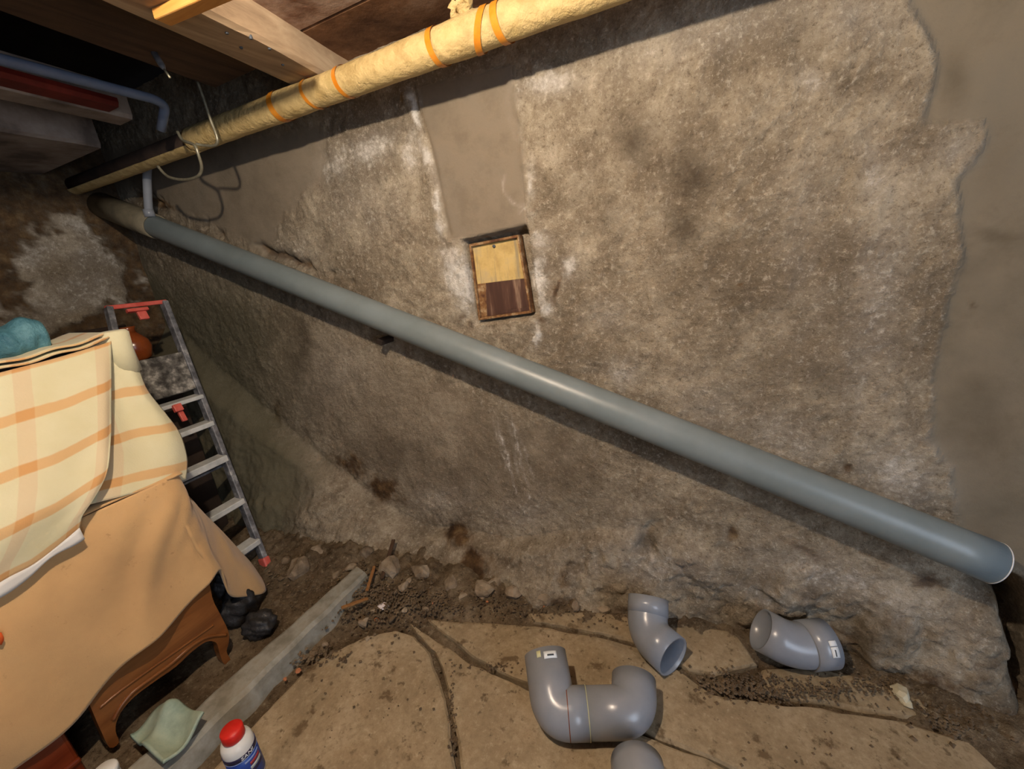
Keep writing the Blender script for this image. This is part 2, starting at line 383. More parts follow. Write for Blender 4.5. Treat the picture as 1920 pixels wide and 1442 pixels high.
def sheet(name, P, thick=0.006, uvs=None):
    """P: (m,n,3) grid -> thin solid cloth with UV in metres"""
    m, n = P.shape[:2]; v = P.reshape(-1, 3); f = [(i * n + j, i * n + j + 1, (i + 1) * n + j + 1, (i + 1) * n + j) for i in range(m - 1) for j in range(n - 1)]
    me = pydata(name, v, f); uv = me.uv_layers.new(name='UVMap')
    if uvs is None:
        su = np.r_[0, np.cumsum(np.linalg.norm(np.diff(P[m // 2], axis=0), axis=1))]; sv = np.r_[0, np.cumsum(np.linalg.norm(np.diff(P[:, n // 2], axis=0), axis=1))]
        uvs = np.stack(np.meshgrid(su, sv), -1)
    uu = uvs.reshape(-1, 2); li = np.zeros(len(me.loops), int); me.loops.foreach_get('vertex_index', li)
    uv.data.foreach_set('uv', uu[li].ravel().astype(np.float32)); return me
def coons(top, right, bottom, left, m, n):
    T = resample(top, n); B = resample(bottom, n); L = resample(left, m); R_ = resample(right, m)
    u = np.linspace(0, 1, n)[None, :, None]; v = np.linspace(0, 1, m)[:, None, None]
    return ((1 - v) * T[None] + v * B[None] + (1 - u) * L[:, None] + u * R_[:, None]
            - ((1 - u) * (1 - v) * T[0] + u * (1 - v) * T[-1] + (1 - u) * v * B[0] + u * v * B[-1]))
def solid(o, th):
    md = o.modifiers.new('thickness', 'SOLIDIFY'); md.thickness = th; md.offset = 0; return o
def rock(name, c, r, seed, flat=0.75, sub=2):
    g = np.random.default_rng(seed); bm = bmesh.new(); bmesh.ops.create_icosphere(bm, subdivisions=sub, radius=1.0)
    sx, sy, sz = g.uniform(0.75, 1.25, 3); ph = g.uniform(0, 6, 6); cuts = [(_n(g.normal(size=3)), g.uniform(0.5, 0.8)) for _ in range(7)]
    for q in bm.verts:
        p = np.array(q.co)
        for nrm, dd in cuts:
            s = p @ nrm
            if s > dd: p = p - nrm * (s - dd)
        p = p * (1 + 0.08 * math.sin(5 * p[0] + ph[0]) + 0.08 * math.sin(6 * p[1] + ph[1]))
        q.co = Vector(tuple(np.asarray(c) + p * np.array([sx * r, sy * r, sz * r * flat])))
    me = bpy.data.meshes.new(name); bm.to_mesh(me); bm.free(); return me

# ------------------------------------------------------------------ polygons / lines in image coordinates used to place stains and painted crevice shade on the real wall surface
def segd(u, v, pts, closed=False):
    pts = np.array(pts, float); d = np.full(u.shape, 1e9); n = len(pts)
    for i in range(n if closed else n - 1):
        a = pts[i]; b = pts[(i + 1) % n]; ab = b - a; L = ab @ ab + 1e-9
        t = np.clip(((u - a[0]) * ab[0] + (v - a[1]) * ab[1]) / L, 0, 1)
        d = np.minimum(d, np.hypot(u - a[0] - t * ab[0], v - a[1] - t * ab[1]))
    return d
def inside(u, v, pts):
    r = np.zeros(u.shape, bool); n = len(pts); j = n - 1
    for i in range(n):
        xi, yi = pts[i]; xj, yj = pts[j]
        c = ((yi > v) != (yj > v)) & (u < (xj - xi) * (v - yi) / ((yj - yi) + 1e-9) + xi); r ^= c; j = i
    return r
def sd(u, v, pts): return np.where(inside(u, v, pts), 1, -1) * segd(u, v, pts, True)
def blob(u, v, x, y, rx, ry, a=0.0):
    c, s = math.cos(math.radians(a)), math.sin(math.radians(a)); dx = u - x; dy = v - y
    p = (dx * c + dy * s) / rx; q = (-dx * s + dy * c) / ry; return np.exp(-(p * p + q * q) * 1.2)

# ------------------------------------------------------------------ long wall
XL, XR = -2.86, 1.75
def foot_y(x): return np.interp(x, [-2.9, -2.0, -1.22, -0.65, -0.24, 0.13, 0.35, 0.6, 1.8], [0.93, 0.96, 1.01, 1.08, 1.16, 1.235, 1.25, 1.18, 1.15])
_led = [onwall(p) for p in [(345, 625), (430, 700), (540, 800), (700, 930), (800, 985), (960, 1000), (1120, 985), (1300, 1000), (1500, 1060), (1700, 1090), (1900, 1130)]]
LX = np.array([-3.0] + [p[0] for p in _led] + [1.9]); LZ = np.array([_led[0][2] + 0.1] + [p[2] for p in _led] + [_led[-1][2]])
PATCH = [(782, 160), (962, 118), (968, 170), (985, 300), (990, 430), (838, 452), (818, 350), (800, 250)]
RIGHTP = [(1690, -200), (1705, 10), (1755, 100), (1752, 150), (1730, 230), (1790, 238), (1838, 232), (1846, 255), (1830, 290), (1790, 340), (1798, 420), (1800, 500), (1770, 580), (1750, 680), (1738, 780), (1745, 830), (1780, 880), (1788, 940), (1800, 1000), (1850, 1060), (2300, 1150), (2600, 400), (2400, -300)]
LEFTP = [(-200, 330), (300, 260), (480, 250), (600, 235), (618, 300), (612, 335), (560, 380), (520, 430), (495, 480), (430, 450), (330, 400), (230, 360), (-200, 420)]
PANEL = [(866, 452), (986, 424), (1010, 592), (892, 608)]
def build_wall():
    nx, nz = 740, 344
    xs = np.linspace(XL, XR, nx); zs = np.linspace(-0.06, 2.10, nz); X, Z = np.meshgrid(xs, zs)
    P0 = np.stack([X, np.full_like(X, D), Z], -1); u, v = proj(P0)
    wu = u + 14 * fbm(X, Z, 14, 4, 1) + 5 * fbm(X, Z, 60, 3, 2); wv = v + 14 * fbm(X, Z, 14, 4, 3) + 5 * fbm(X, Z, 60, 3, 4)
    s_patch = smooth(-3, 5, sd(u + 4 * fbm(X, Z, 30, 4, 21), v + 4 * fbm(X, Z, 30, 4, 22), PATCH))
    s_right = smooth(-9, 12, sd(u + 16 * fbm(X, Z, 22, 5, 23, 0.65), v + 16 * fbm(X, Z, 22, 5, 24, 0.65), RIGHTP))
    s_left = smooth(-14, 16, sd(wu, wv, LEFTP))
    s_low = smooth(-20, 30, sd(wu, wv, [(260, 470), (360, 640), (540, 800), (640, 880), (600, 960), (500, 1080), (300, 1000)]))
    s_mid = smooth(-30, 50, sd(wu + 30 * fbm(X, Z, 6, 4, 25), wv, [(500, 560), (800, 690), (1120, 830), (1080, 900), (900, 960), (760, 930), (640, 860), (520, 760)]))
    sm = np.clip(np.maximum.reduce([s_patch, s_right, s_left, s_low * 0.8, s_mid * 0.5]), 0, 1)
    # relief (positive = towards the room)
    h = 0.010 * fbm(X, Z, 2.2, 4, 5) + (1 - sm) * (0.0075 * fbm(X, Z, 16, 5, 6) + 0.004 * fbm(X, Z, 38, 4, 18) + 0.0035 * fbm(X, Z, 80, 3, 7)) + sm * 0.0018 * fbm(X, Z, 12, 4, 8)
    h += s_patch * 0.004 - s_right * 0.0025 - s_left * 0.003
    # crumbling edges
    d_r = np.abs(sd(u + 9 * fbm(X, Z, 22, 5, 23), v + 9 * fbm(X, Z, 22, 5, 24), RIGHTP)); h += 0.003 * np.exp(-(d_r / 10) ** 2)
    dl = segd(wu, wv, [(765, 175), (790, 260), (815, 350), (835, 440), (862, 478)]); h += 0.010 * np.exp(-(dl / 9) ** 2) * (0.6 + 0.8 * fbm(X, Z, 45, 3, 9))
    dr = segd(wu, wv, [(955, 150), (972, 240), (992, 320), (988, 400), (1000, 440)]); h += 0.009 * np.exp(-(dr / 8) ** 2) * (0.6 + 0.8 * fbm(X, Z, 45, 3, 10))
    dg = segd(u, v, [(770, 170), (812, 300), (842, 440)]); h -= 0.008 * np.exp(-(dg / 5) ** 2)
    # opening for the hatch
    pn = sd(u, v, PANEL); h -= 0.052 * smooth(-3, 3, pn)
    # broken chase above the drain pipe
    ch = segd(u, v + 6 * fbm(X, Z, 30, 3, 11), [(255, 365), (330, 398), (420, 440), (560, 495), (610, 515), (680, 545)])
    chm = np.exp(-(ch / 9) ** 2) * smooth(-0.15, 0.25, fbm(X, Z, 9, 3, 12) + 0.12); h -= 0.03 * chm
    # bulging rough footing
    zl = np.interp(X, LX, LZ) + 0.03 * fbm(X, X * 0 + 3, 4, 3, 13); k = np.clip(1 - Z / np.maximum(zl, 0.08), 0, 1.2)
    bul = (D - foot_y(X)) * (0.30 * smooth(0, 0.18, k) + 0.70 * np.clip(k, 0, 1) ** 1.3)
    lowm = smooth(0.0, 0.35, k)
    h += bul + lowm * (0.026 * fbm(X, Z, 6, 5, 14) + 0.020 * np.abs(fbm(X, Z, 15, 5, 15)) * (1 - 0.6 * s_low)) + lowm * (1 - 0.7 * s_low) * (0.010 * fbm(X, Z, 34, 4, 16, 0.6) + 0.007 * np.abs(fbm(X, Z, 60, 3, 19)))
    led = np.exp(-((Z - zl) / 0.03) ** 2); h += 0.006 * led * fbm(X, Z, 20, 3, 17)
    h -= 0.10 * np.exp(-(segd(wu, wv, [(1845, 1085), (1885, 1105), (1905, 1180), (1908, 1300)]) / 20) ** 2)
    # holes and stones of the footing
    for (x, y, r, a) in [(1215, 1010, 24, -0.03), (890, 1060, 34, -0.055), (850, 1010, 26, -0.03), (945, 1110, 14, -0.035), (1372, 1012, 14, -0.015), (1560, 905, 14, -0.012), (1590, 880, 12, -0.012)]:
        h += a * blob(wu, wv, x, y, r, r * 1.2)
    for (x, y, r, a) in [(912, 1085, 16, 0.03), (770, 1040, 46, 0.035), (1030, 1080, 40, 0.02), (620, 1000, 50, 0.03), (1130, 1120, 40, 0.02), (1490, 1100, 50, 0.02), (1650, 1190, 60, 0.03), (560, 930, 40, 0.02)]:
        h += a * smooth(0.25, 0.8, blob(wu, wv, x, y, r, r))
    Y = D - h; V = np.stack([X, Y, Z], -1); u, v = proj(V)
    wu = u + 16 * fbm(X, Z, 12, 5, 31) + 6 * fbm(X, Z, 55, 3, 32); wv = v + 16 * fbm(X, Z, 12, 5, 33) + 6 * fbm(X, Z, 55, 3, 34)
    W = np.zeros_like(X); K = np.zeros_like(X); Ru = np.zeros_like(X)
    for (x, y, rx, ry, a, s) in [(862, 520, 28, 66, -8, 1.2), (1014, 520, 16, 70, -8, 1.0), (1065, 500, 18, 32, 15, 0.9), (1030, 575, 16, 22, 30, 1.0), (1000, 625, 8, 26, 0, 1.1), (845, 470, 26, 22, 0, 0.8),
                                 (1005, 450, 26, 18, 0, 0.7), (690, 285, 70, 40, -15, 0.75), (630, 310, 40, 36, -50, 0.7), (770, 285, 26, 60, 0, 0.7), (680, 380, 110, 90, 0, 0.35), (1645, 560, 55, 260, 4, 0.42), (1640, 330, 30, 80, 0, 0.5),
                                 (1690, 890, 90, 70, 20, 0.6), (1800, 275, 44, 40, 0, 0.45), (1330, 60, 240, 50, -16, 0.4), (1030, 160, 70, 26, -12, 0.8), (1600, 30, 90, 50, 0, 0.4), (1165, 700, 34, 26, 0, 0.5), (1140, 590, 40, 34, 0, 0.4), (1460, 820, 90, 50, 20, 0.4),
                                 (820, 940, 60, 30, 0, 0.4), (980, 960, 60, 30, 0, 0.4), (1240, 1060, 120, 46, 8, 0.5), (1190, 1010, 40, 50, 0, 0.4), (1560, 1080, 170, 46, 16, 0.55), (1700, 1130, 120, 60, 20, 0.45), (1800, 1210, 60, 60, 0, 0.4), (1450, 1120, 90, 40, 8, 0.4),
                                 (1340, 760, 80, 60, 0, 0.3), (1500, 450, 60, 200, 0, 0.2), (1520, 150, 30, 26, 0, 0.6), (560, 470, 60, 50, 0, 0.3), (930, 1150, 80, 20, 0, 0.25), (640, 690, 60, 60, 0, 0.25)]:
        W = np.maximum(W, s * blob(wu, wv, x, y, rx, ry, a))
    for pts, w, s in [([(765, 175), (790, 260), (815, 350), (835, 440), (862, 478)], 10, 1.0), ([(955, 150), (972, 240), (992, 320), (988, 400), (1000, 440)], 8, 1.0), ([(945, 330), (955, 365), (980, 382)], 3, 0.7), ([(1630, 330), (1640, 480), (1610, 640)], 8, 0.4)]:
        W = np.maximum(W, s * np.exp(-(segd(wu, wv, pts) / w) ** 2) * np.clip(0.55 + 1.1 * fbm(X, Z, 16, 4, 48), 0, 1.2))
    for x0, x1, y0_, y1_, s_ in [(920, 950, 770, 880, 0.6), (934, 966, 790, 925, 0.85), (950, 972, 760, 890, 0.5), (958, 992, 775, 935, 0.9), (968, 1000, 800, 900, 0.5)]:
        W = np.maximum(W, s_ * np.exp(-(segd(u + 7 * fbm(X, Z, 30, 4, 40 + x0 % 7), v, [(x0, y0_), ((x0 + x1) / 2, (y0_ + y1_) / 2), (x1, y1_)]) / 2.6) ** 2) * (0.55 + 0.9 * fbm(X, Z, 25, 3, 47)))
    for (x, y, rx, ry, a, s) in [(1195, 255, 50, 56, 0, 0.8), (1290, 325, 46, 66, -20, 0.9), (1275, 425, 40, 46, 10, 0.85), (1140, 400, 30, 46, 0, 0.5), (1330, 250, 40, 30, 0, 0.3), (562, 650, 24, 90, 4, 0.85), (588, 760, 30, 50, 0, 0.5), (1216, 1012, 24, 28, 0, 1.0),
                                 (1540, 715, 44, 34, 0, 0.6), (1430, 690, 60, 34, 0, 0.35), (1060, 820, 90, 40, 20, 0.35), (1080, 900, 80, 60, 0, 0.45), (880, 870, 40, 40, 0, 0.4), (790, 870, 60, 50, 0, 0.3), (1100, 340, 60, 60, 0, 0.25), (1785, 150, 28, 54, 0, 0.6), (1860, 300, 60, 90, 0, 0.3),
                                 (1880, 440, 60, 14, 5, 0.7), (1822, 572, 7, 12, 0, 1.0), (720, 850, 60, 40, 0, 0.5), (1400, 560, 80, 50, 0, 0.35), (1330, 480, 70, 90, 0, 0.3), (1030, 1010, 60, 40, 0, 0.3), (1420, 960, 130, 26, 22, 0.35), (800, 700, 120, 50, 20, 0.2), (720, 250, 60, 20, -18, 0.5),
                                 (250, 470, 40, 60, 0, 0.6), (420, 620, 60, 60, 0, 0.3), (1640, 1200, 90, 50, 12, 0.6), (1470, 1075, 60, 26, 0, 0.3), (1860, 1090, 60, 30, 20, 1.0), (1905, 1180, 24, 110, 0, 1.0), (1900, 1380, 40, 90, 0, 0.8)]:  # also paints the shade of the footing hole and right-edge crevice
        K = np.maximum(K, s * blob(wu, wv, x, y, rx, ry, a))
    for (x, y, rx, ry, a, s) in [(1046, 540, 9, 36, 0, 0.9), (862, 592, 14, 18, 0, 0.8), (880, 610, 12, 16, 0, 0.7), (1015, 598, 20, 10, 0, 0.8), (940, 606, 50, 8, -6, 0.5), (650, 870, 60, 26, 30, 0.8), (715, 915, 46, 34, 20, 1.0), (522, 770, 16, 36, -10, 0.8), (860, 1000, 40, 46, 0, 1.0),
                                 (888, 1070, 30, 60, 0, 1.2), (750, 940, 40, 20, 20, 0.7), (1060, 1130, 50, 20, 10, 0.8), (1120, 1050, 30, 60, 0, 0.4), (1300, 1060, 26, 20, 0, 0.5), (1380, 1000, 22, 24, 0, 0.8), (1510, 1030, 60, 16, 24, 0.8), (1410, 1090, 40, 20, 0, 0.4), (1640, 1040, 60, 18, 24, 0.7),
                                 (1740, 1090, 50, 22, 10, 1.0), (1580, 1140, 40, 26, 0, 0.5), (1700, 1180, 60, 26, 0, 0.4), (1545, 895, 40, 12, 20, 0.7), (1585, 880, 16, 14, 0, 0.9), (850, 480, 8, 40, -6, 0.6), (1010, 1090, 40, 40, 0, 0.4), (1190, 1100, 60, 30, 0, 0.4), (950, 1000, 30, 20, 0, 0.5),
                                 (820, 590, 40, 20, 25, 0.4), (1750, 1280, 120, 40, 10, 0.8), (1870, 1120, 40, 30, 20, 0.8), (1330, 1180, 120, 26, 6, 0.9), (620, 1060, 80, 30, 0, 0.7), (300, 380, 60, 10, 22, 0.8), (700, 190, 60, 22, -18, 0.5), (1365, 205, 8, 8, 0, 0.8), (1392, 535, 10, 7, 0, 0.8)]:
        Ru = np.maximum(Ru, s * blob(wu, wv, x, y, rx, ry, a))
    Ru = np.maximum(Ru, 0.9 * chm)
    Ru = np.maximum(Ru, lowm * 0.6 * smooth(-0.05, 0.4, fbm(X, Z, 11, 5, 50)) * smooth(-1.7, -0.9, X))
    K = np.maximum(K, 0.5 * s_right * smooth(0.0, 0.6, fbm(X, Z, 5, 4, 51)))
    G = np.clip(smooth(620, 420, u) * smooth(420, 620, v) + 0.6 * s_low + 0.25 * s_right, 0, 1)
    W *= 1 - 0.85 * s_patch * (segd(wu, wv, [(945, 330), (955, 365), (980, 382)]) > 10)
    V[..., 1] -= (1 - s_patch) * np.clip(W - 0.45, 0, 1) * 0.012 * np.clip(0.4 + 1.2 * fbm(X, Z, 40, 4, 52), 0, 1.5) * (pn < -4)
    idx = np.arange(nx * nz).reshape(nz, nx); f = np.stack([idx[:-1, :-1], idx[:-1, 1:], idx[1:, 1:], idx[1:, :-1]], -1).reshape(-1, 4)
    me = bpy.data.meshes.new('wall_back'); me.vertices.add(nx * nz); me.vertices.foreach_set('co', V.reshape(-1).astype(np.float32))
    me.loops.add(f.size); me.loops.foreach_set('vertex_index', f.ravel().astype(np.int32))
    me.polygons.add(len(f)); me.polygons.foreach_set('loop_start', (np.arange(len(f)) * 4).astype(np.int32))
    me.update(calc_edges=True)
    for nm, a in (('smooth', sm), ('dark', K), ('rust', Ru), ('white', W), ('green', G)):
        at = me.attributes.new(nm, 'FLOAT', 'POINT'); at.data.foreach_set('value', np.clip(a, 0, 1.2).ravel().astype(np.float32))
    return struct(link('wall_back', me, 'wall'))
wall_back = build_wall()

# ------------------------------------------------------------------ left wall
def build_left_wall():
    ny, nz = 230, 250
    ys = np.linspace(-1.4, 1.5, ny); zs = np.linspace(-0.06, 2.25, nz); Y, Z = np.meshgrid(ys, zs)
    h = 0.02 * fbm(Y, Z, 3, 4, 61) + 0.008 * fbm(Y, Z, 18, 4, 62); X = -2.85 + h
    V = np.stack([X, Y, Z], -1); q = (V - CAMP) @ RM; ok = q[..., 2] < -0.05
    u, v = proj(V); u = np.where(ok, u, -9999); v = np.where(ok, v, -9999)
    wu = u + 60 * fbm(Y, Z, 7, 5, 63) + 30 * fbm(Y, Z, 30, 3, 64); wv = v + 50 * fbm(Y, Z, 7, 5, 65) + 24 * fbm(Y, Z, 30, 3, 66)
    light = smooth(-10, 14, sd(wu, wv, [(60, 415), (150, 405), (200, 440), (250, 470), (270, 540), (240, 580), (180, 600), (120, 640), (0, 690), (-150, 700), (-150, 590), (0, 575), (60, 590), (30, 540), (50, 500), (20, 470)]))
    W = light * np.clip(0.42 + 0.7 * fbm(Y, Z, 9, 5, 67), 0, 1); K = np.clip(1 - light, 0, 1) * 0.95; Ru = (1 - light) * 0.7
    h2 = light * 0.012; V[..., 0] += h2
    idx = np.arange(ny * nz).reshape(nz, ny); f = np.stack([idx[:-1, :-1], idx[1:, :-1], idx[1:, 1:], idx[:-1, 1:]], -1).reshape(-1, 4)[:, ::-1]
    me = bpy.data.meshes.new('wall_left'); me.from_pydata([tuple(p) for p in V.reshape(-1, 3)], [], [tuple(map(int, q)) for q in f]); me.update()
    z = np.zeros_like(W)
    for nm, a in (('smooth', z), ('dark', K), ('rust', Ru), ('white', W), ('green', z)):
        at = me.attributes.new(nm, 'FLOAT', 'POINT'); at.data.foreach_set('value', np.clip(a, 0, 1.2).ravel().astype(np.float32))
    return struct(link('wall_left', me, 'wall'))
wall_left = build_left_wall()

# ------------------------------------------------------------------ floor: dirt bed with concrete slabs let into it
def build_floor():
    nx, ny = 470, 330; xs = np.linspace(-2.9, 1.8, nx); ys = np.linspace(-2.0, 1.3, ny); X, Y = np.meshgrid(xs, ys)
    Z = -0.012 + 0.010 * fbm(X, Y, 5, 4, 71) + 0.006 * fbm(X, Y, 24, 4, 72)
    # rubble bank along the foot of the wall
    Z += 0.05 * smooth(0.30, 0.0, foot_y(X) - Y) * smooth(-0.3, -1.1, X) * (0.45 + 0.9 * np.abs(fbm(X, Y, 9, 4, 74))) + 0.018 * smooth(0.14, 0.0, foot_y(X) - Y)
    Z += 0.02 * smooth(-1.30, -1.42, X) + 0.026 * np.abs(fbm(X, Y, 16, 4, 73)) * smooth(0.35, 0.05, foot_y(X) - Y)
    V = np.stack([X, Y, Z], -1).reshape(-1, 3); idx = np.arange(nx * ny).reshape(ny, nx)
    f = np.stack([idx[:-1, :-1], idx[:-1, 1:], idx[1:, 1:], idx[1:, :-1]], -1).reshape(-1, 4)
    return struct(link('floor', pydata('floor', V, [tuple(map(int, q)) for q in f]), 'dirt'))
floor_o = build_floor()
def slab(px, z=0.0, seed=0, tilt=(0, 0), extra=()):
    pts = [onfloor(p, z)[:2] for p in px] + [np.array(e, float) for e in extra]
    # densify and roughen the outline
    out = []; n = len(pts)
    for i in range(n):
        a, b = pts[i], pts[(i + 1) % n]; k = max(2, int(np.linalg.norm(b - a) / 0.02))
        for j in range(k): out.append(a + (b - a) * j / k)
    out = np.array(out); c = out.mean(0)
    out = out + np.stack([0.008 * fbm(out[:, 0], out[:, 1], 14, 4, 80 + seed), 0.008 * fbm(out[:, 0], out[:, 1], 14, 4, 90 + seed)], 1)
    dirn = (c - out); ln = np.linalg.norm(dirn, axis=1, keepdims=True); inn = out + dirn / ln * 0.008; inn2 = out + dirn / ln * np.minimum(0.03, 0.2 * ln)
    zt = lambda q, o: z + o + (q[:, 0] - c[0]) * tilt[0] + (q[:, 1] - c[1]) * tilt[1] + 0.002 * fbm(q[:, 0], q[:, 1], 9, 3, seed)
    m = len(out); V = np.r_[np.c_[out, zt(out, -0.045)], np.c_[out, zt(out, -0.010)], np.c_[inn, zt(inn, -0.002)], np.c_[inn2, zt(inn2, 0.0)]]
    F_ = []
    for L in range(3):
        for i in range(m): j = (i + 1) % m; F_.append((L * m + i, L * m + j, (L + 1) * m + j, (L + 1) * m + i))
    F_.append(tuple(3 * m + i for i in range(m)))
    me = pydata('slab', V, F_); bm = bmesh.new(); bm.from_mesh(me); bmesh.ops.recalc_face_normals(bm, faces=bm.faces); bm.to_mesh(me); bm.free()
    return link('slab', me, 'slab', floor_o, False)
slab([(540, 1290), (600, 1235), (690, 1190), (745, 1178), (778, 1190), (803, 1222), (824, 1275), (842, 1350), (855, 1442), (880, 1600), (420, 1600), (470, 1400)], 0.010, 1, (0.0, 0.0), [(-0.85, -1.2), (-1.12, -1.2)])
slab([(765, 1166), (880, 1240), (975, 1284), (1100, 1336), (1250, 1396), (1330, 1424), (1420, 1470), (1500, 1560), (1000, 1700), (886, 1600), (864, 1442), (852, 1350), (834, 1272), (814, 1220)], 0.012, 2)
slab([(800, 1160), (880, 1164), (1000, 1172), (1100, 1188), (1200, 1210), (1285, 1262), (1340, 1302), (1480, 1322), (1600, 1338), (1700, 1352), (1820, 1390), (1900, 1470), (1990, 1640), (1640, 1700), (1510, 1558), (1424, 1462), (1334, 1417), (1252, 1388), (1110, 1330), (980, 1275), (888, 1230)], 0.014, 3)
slab([(990, 1150), (1110, 1145), (1240, 1160), (1380, 1185), (1420, 1240), (1340, 1262), (1292, 1255), (1205, 1203), (1100, 1180), (1000, 1164)], 0.012, 4)
slab([(1430, 1252), (1540, 1250), (1640, 1275), (1740, 1310), (1790, 1345), (1700, 1343), (1600, 1328), (1480, 1310), (1420, 1290)], 0.004, 6)
slab([(1500, 1640), (1000, 1760), (870, 1800)], 0.010, 7, (0, 0), [(-0.8, -1.3), (0.3, -1.4), (1.4, -1.0), (1.5, 0.2)])

# raised concrete kerb with the trodden floor behind it
def kerb():
    a = onfloor((688, 1074), 0.06); b = onfloor((486, 1270), 0.06); a2 = onfloor((668, 1062), 0.06); b2 = onfloor((446, 1258), 0.06)
    d = _n((b - a) * [1, 1, 0]); b = b + d * 0.9; b2 = b2 + _n((b2 - a2) * [1, 1, 0]) * 0.9
    n = 60; V = []; t = np.linspace(0, 1, n)
    R_ = a[None] + (b - a)[None] * t[:, None]; L_ = a2[None] + (b2 - a2)[None] * t[:, None]
    for i in range(n):
        w = 0.006 * float(fbm(t[i] * 3, 1.0, 6, 4, 101)); w2 = 0.010 * float(fbm(t[i] * 3, 2.0, 6, 4, 102))
        r = R_[i] + np.array([w, 0, 0]); l = L_[i] + np.array([w2, 0, 0])
        V += [l + [0, 0, -0.08], l + [0, 0, -0.004], l + [0.01, 0, 0], (l + r) / 2 + [0, 0, 0.003 * float(fbm(t[i] * 3, 4.0, 5, 3, 103))], r + [-0.012, 0, 0], r + [0, 0, -0.012], r + [0.010 + w, -0.004, -0.08]]
    f = [(i * 7 + k, i * 7 + k + 1, (i + 1) * 7 + k + 1, (i + 1) * 7 + k) for i in range(n - 1) for k in range(6)]
    f += [tuple(range(7)), tuple((n - 1) * 7 + k for k in reversed(range(7)))]
    me = pydata('concrete_kerb', V, f); bm = bmesh.new(); bm.from_mesh(me); bmesh.ops.recalc_face_normals(bm, faces=bm.faces); bm.to_mesh(me); bm.free()
    return tag(link('concrete_kerb', me, 'kerb', None, False), 'pale concrete kerb strip running across the floor beside the covered cabinet', 'kerb')
kerb()

# ------------------------------------------------------------------ ceiling
ZC = 1.895
JD = _n(np.array([-0.179, 1.0, 0.0])); JS = np.array([JD[1], -JD[0], 0.0]); UP = np.array([0, 0, 1.0])
ceil_o = struct(link('ceiling', obox('ceiling', (-0.6, -0.25, 2.16), ([1, 0, 0], [0, 1, 0], [0, 0, 1]), (2.5, 1.9, 0.03)), 'void', None, False))
y0 = onfloor((600, 42), ZC)[1]
k = 0
yy = y0 - 0.26 * 6
while yy < D + 0.25:
    jw = 0.004; xl = -1.36 - 0.179 * (yy - 0.9)
    me = obox('plank', ((xl + 1.6) / 2, yy + 0.13, ZC + 0.0125), ([1, 0, 0], [0, 1, 0], [0, 0, 1]), ((1.6 - xl) / 2, 0.13 - jw, 0.0125), 0.002, 1)
    link('plank', me, 'board_b' if k % 2 == 0 else 'board_a', ceil_o, False); yy += 0.26; k += 1
ZJ = 1.812
def joist(px_left, px_right, zb, zt, y_a, y_b, name, mat, label, wob=0.0):
    """beam parallel to JD whose two bottom edges pass through the given points of its underside"""
    l = onfloor(px_left, zb); r = onfloor(px_right, zb)
    def at(p, y): return p + JD * ((y - p[1]) / JD[1])
    n = 40; V = []
    for i in range(n):
        y = y_a + (y_b - y_a) * i / (n - 1); a = at(l, y); b = at(r, y)
        e1 = wob * float(fbm(y, 1.0, 7, 4, 111)); e2 = wob * float(fbm(y, 5.0, 7, 4, 112)); e3 = wob * float(fbm(y, 9.0, 7, 4, 113))
        V += [a + [e1, 0, zt - zb], a + [e1, 0, 0.006], a + [0.006, 0, e3 * 0.5], b + [-0.010 + e2, 0, e3 * 0.5], b + [0.0, 0, 0.012 + e2 * 0.6], b + [0.0 + e3, 0, zt - zb]]
    f = [(i * 6 + q, i * 6 + (q + 1) % 6, (i + 1) * 6 + (q + 1) % 6, (i + 1) * 6 + q) for i in range(n - 1) for q in range(6)]
    f += [tuple(range(6)), tuple((n - 1) * 6 + q for q in reversed(range(6)))]
    me = pydata(name, V, f); bm = bmesh.new(); bm.from_mesh(me); bmesh.ops.recalc_face_normals(bm, faces=bm.faces); bm.to_mesh(me); bm.free()
    return tag(link(name, me, mat, None, False), label, 'beam')
jst = joist((545, 160), (604, 138), ZJ, ZC, -1.2, D + 0.08, 'ceiling_joist', 'joist', 'wide weathered ceiling joist with a lamp-lit splintered edge above the wrapped pipe', 0.008)
joist((0, 187), (0, 164), 1.83, 1.93, -0.6, onfloor((250, 224), 1.83)[1], 'ceiling_beam', 'whitewash', 'dim whitewashed beam beside the thin blue-grey pipe', 0.005)
joist((0, 326), (0, 245), 1.80, 1.95, -0.6, onfloor((140, 300), 1.80)[1], 'ceiling_beam', 'whitewash', 'broad dusty whitewashed beam lowest at the left, over the flaking wall', 0.008)
joist((0, 162.5), (0, 142), 1.835, 1.86, -0.6, onfloor((215, 205), 1.835)[1], 'painted_board', 'redpaint', 'narrow dark red board between the blue-grey pipe and the whitewashed beam')
joist((0, 22), (225, 4), 1.845, 1.90, -0.8, onfloor((282, 80), 1.845)[1] + 0.25, 'ceiling_beam', 'joist_dark', 'dark brown beam tight against the left side of the weathered joist', 0.004)
# raw batten nailed across the joist
ba = onfloor((302, 33), ZJ - 0.01); bb = onfloor((470, -40), ZJ - 0.01)
tag(link('wood_batten', bar('wood_batten', ba, bb, 0.035, 0.02, bevel=0.003), 'batten', None, False), 'short raw pine batten nailed across the weathered ceiling joist', 'batten')
# nails in the joist underside
for px in ((452, 88), (505, 90), (470, 70), (530, 120), (425, 60)):
    p = onfloor(px, ZJ + 0.002); link('nail', lathe('nail', [(0.0035, -0.004), (0.0045, 0.0), (0.002, 0.012)], p, (0, 0, 1), 10), 'ink', jst, False)
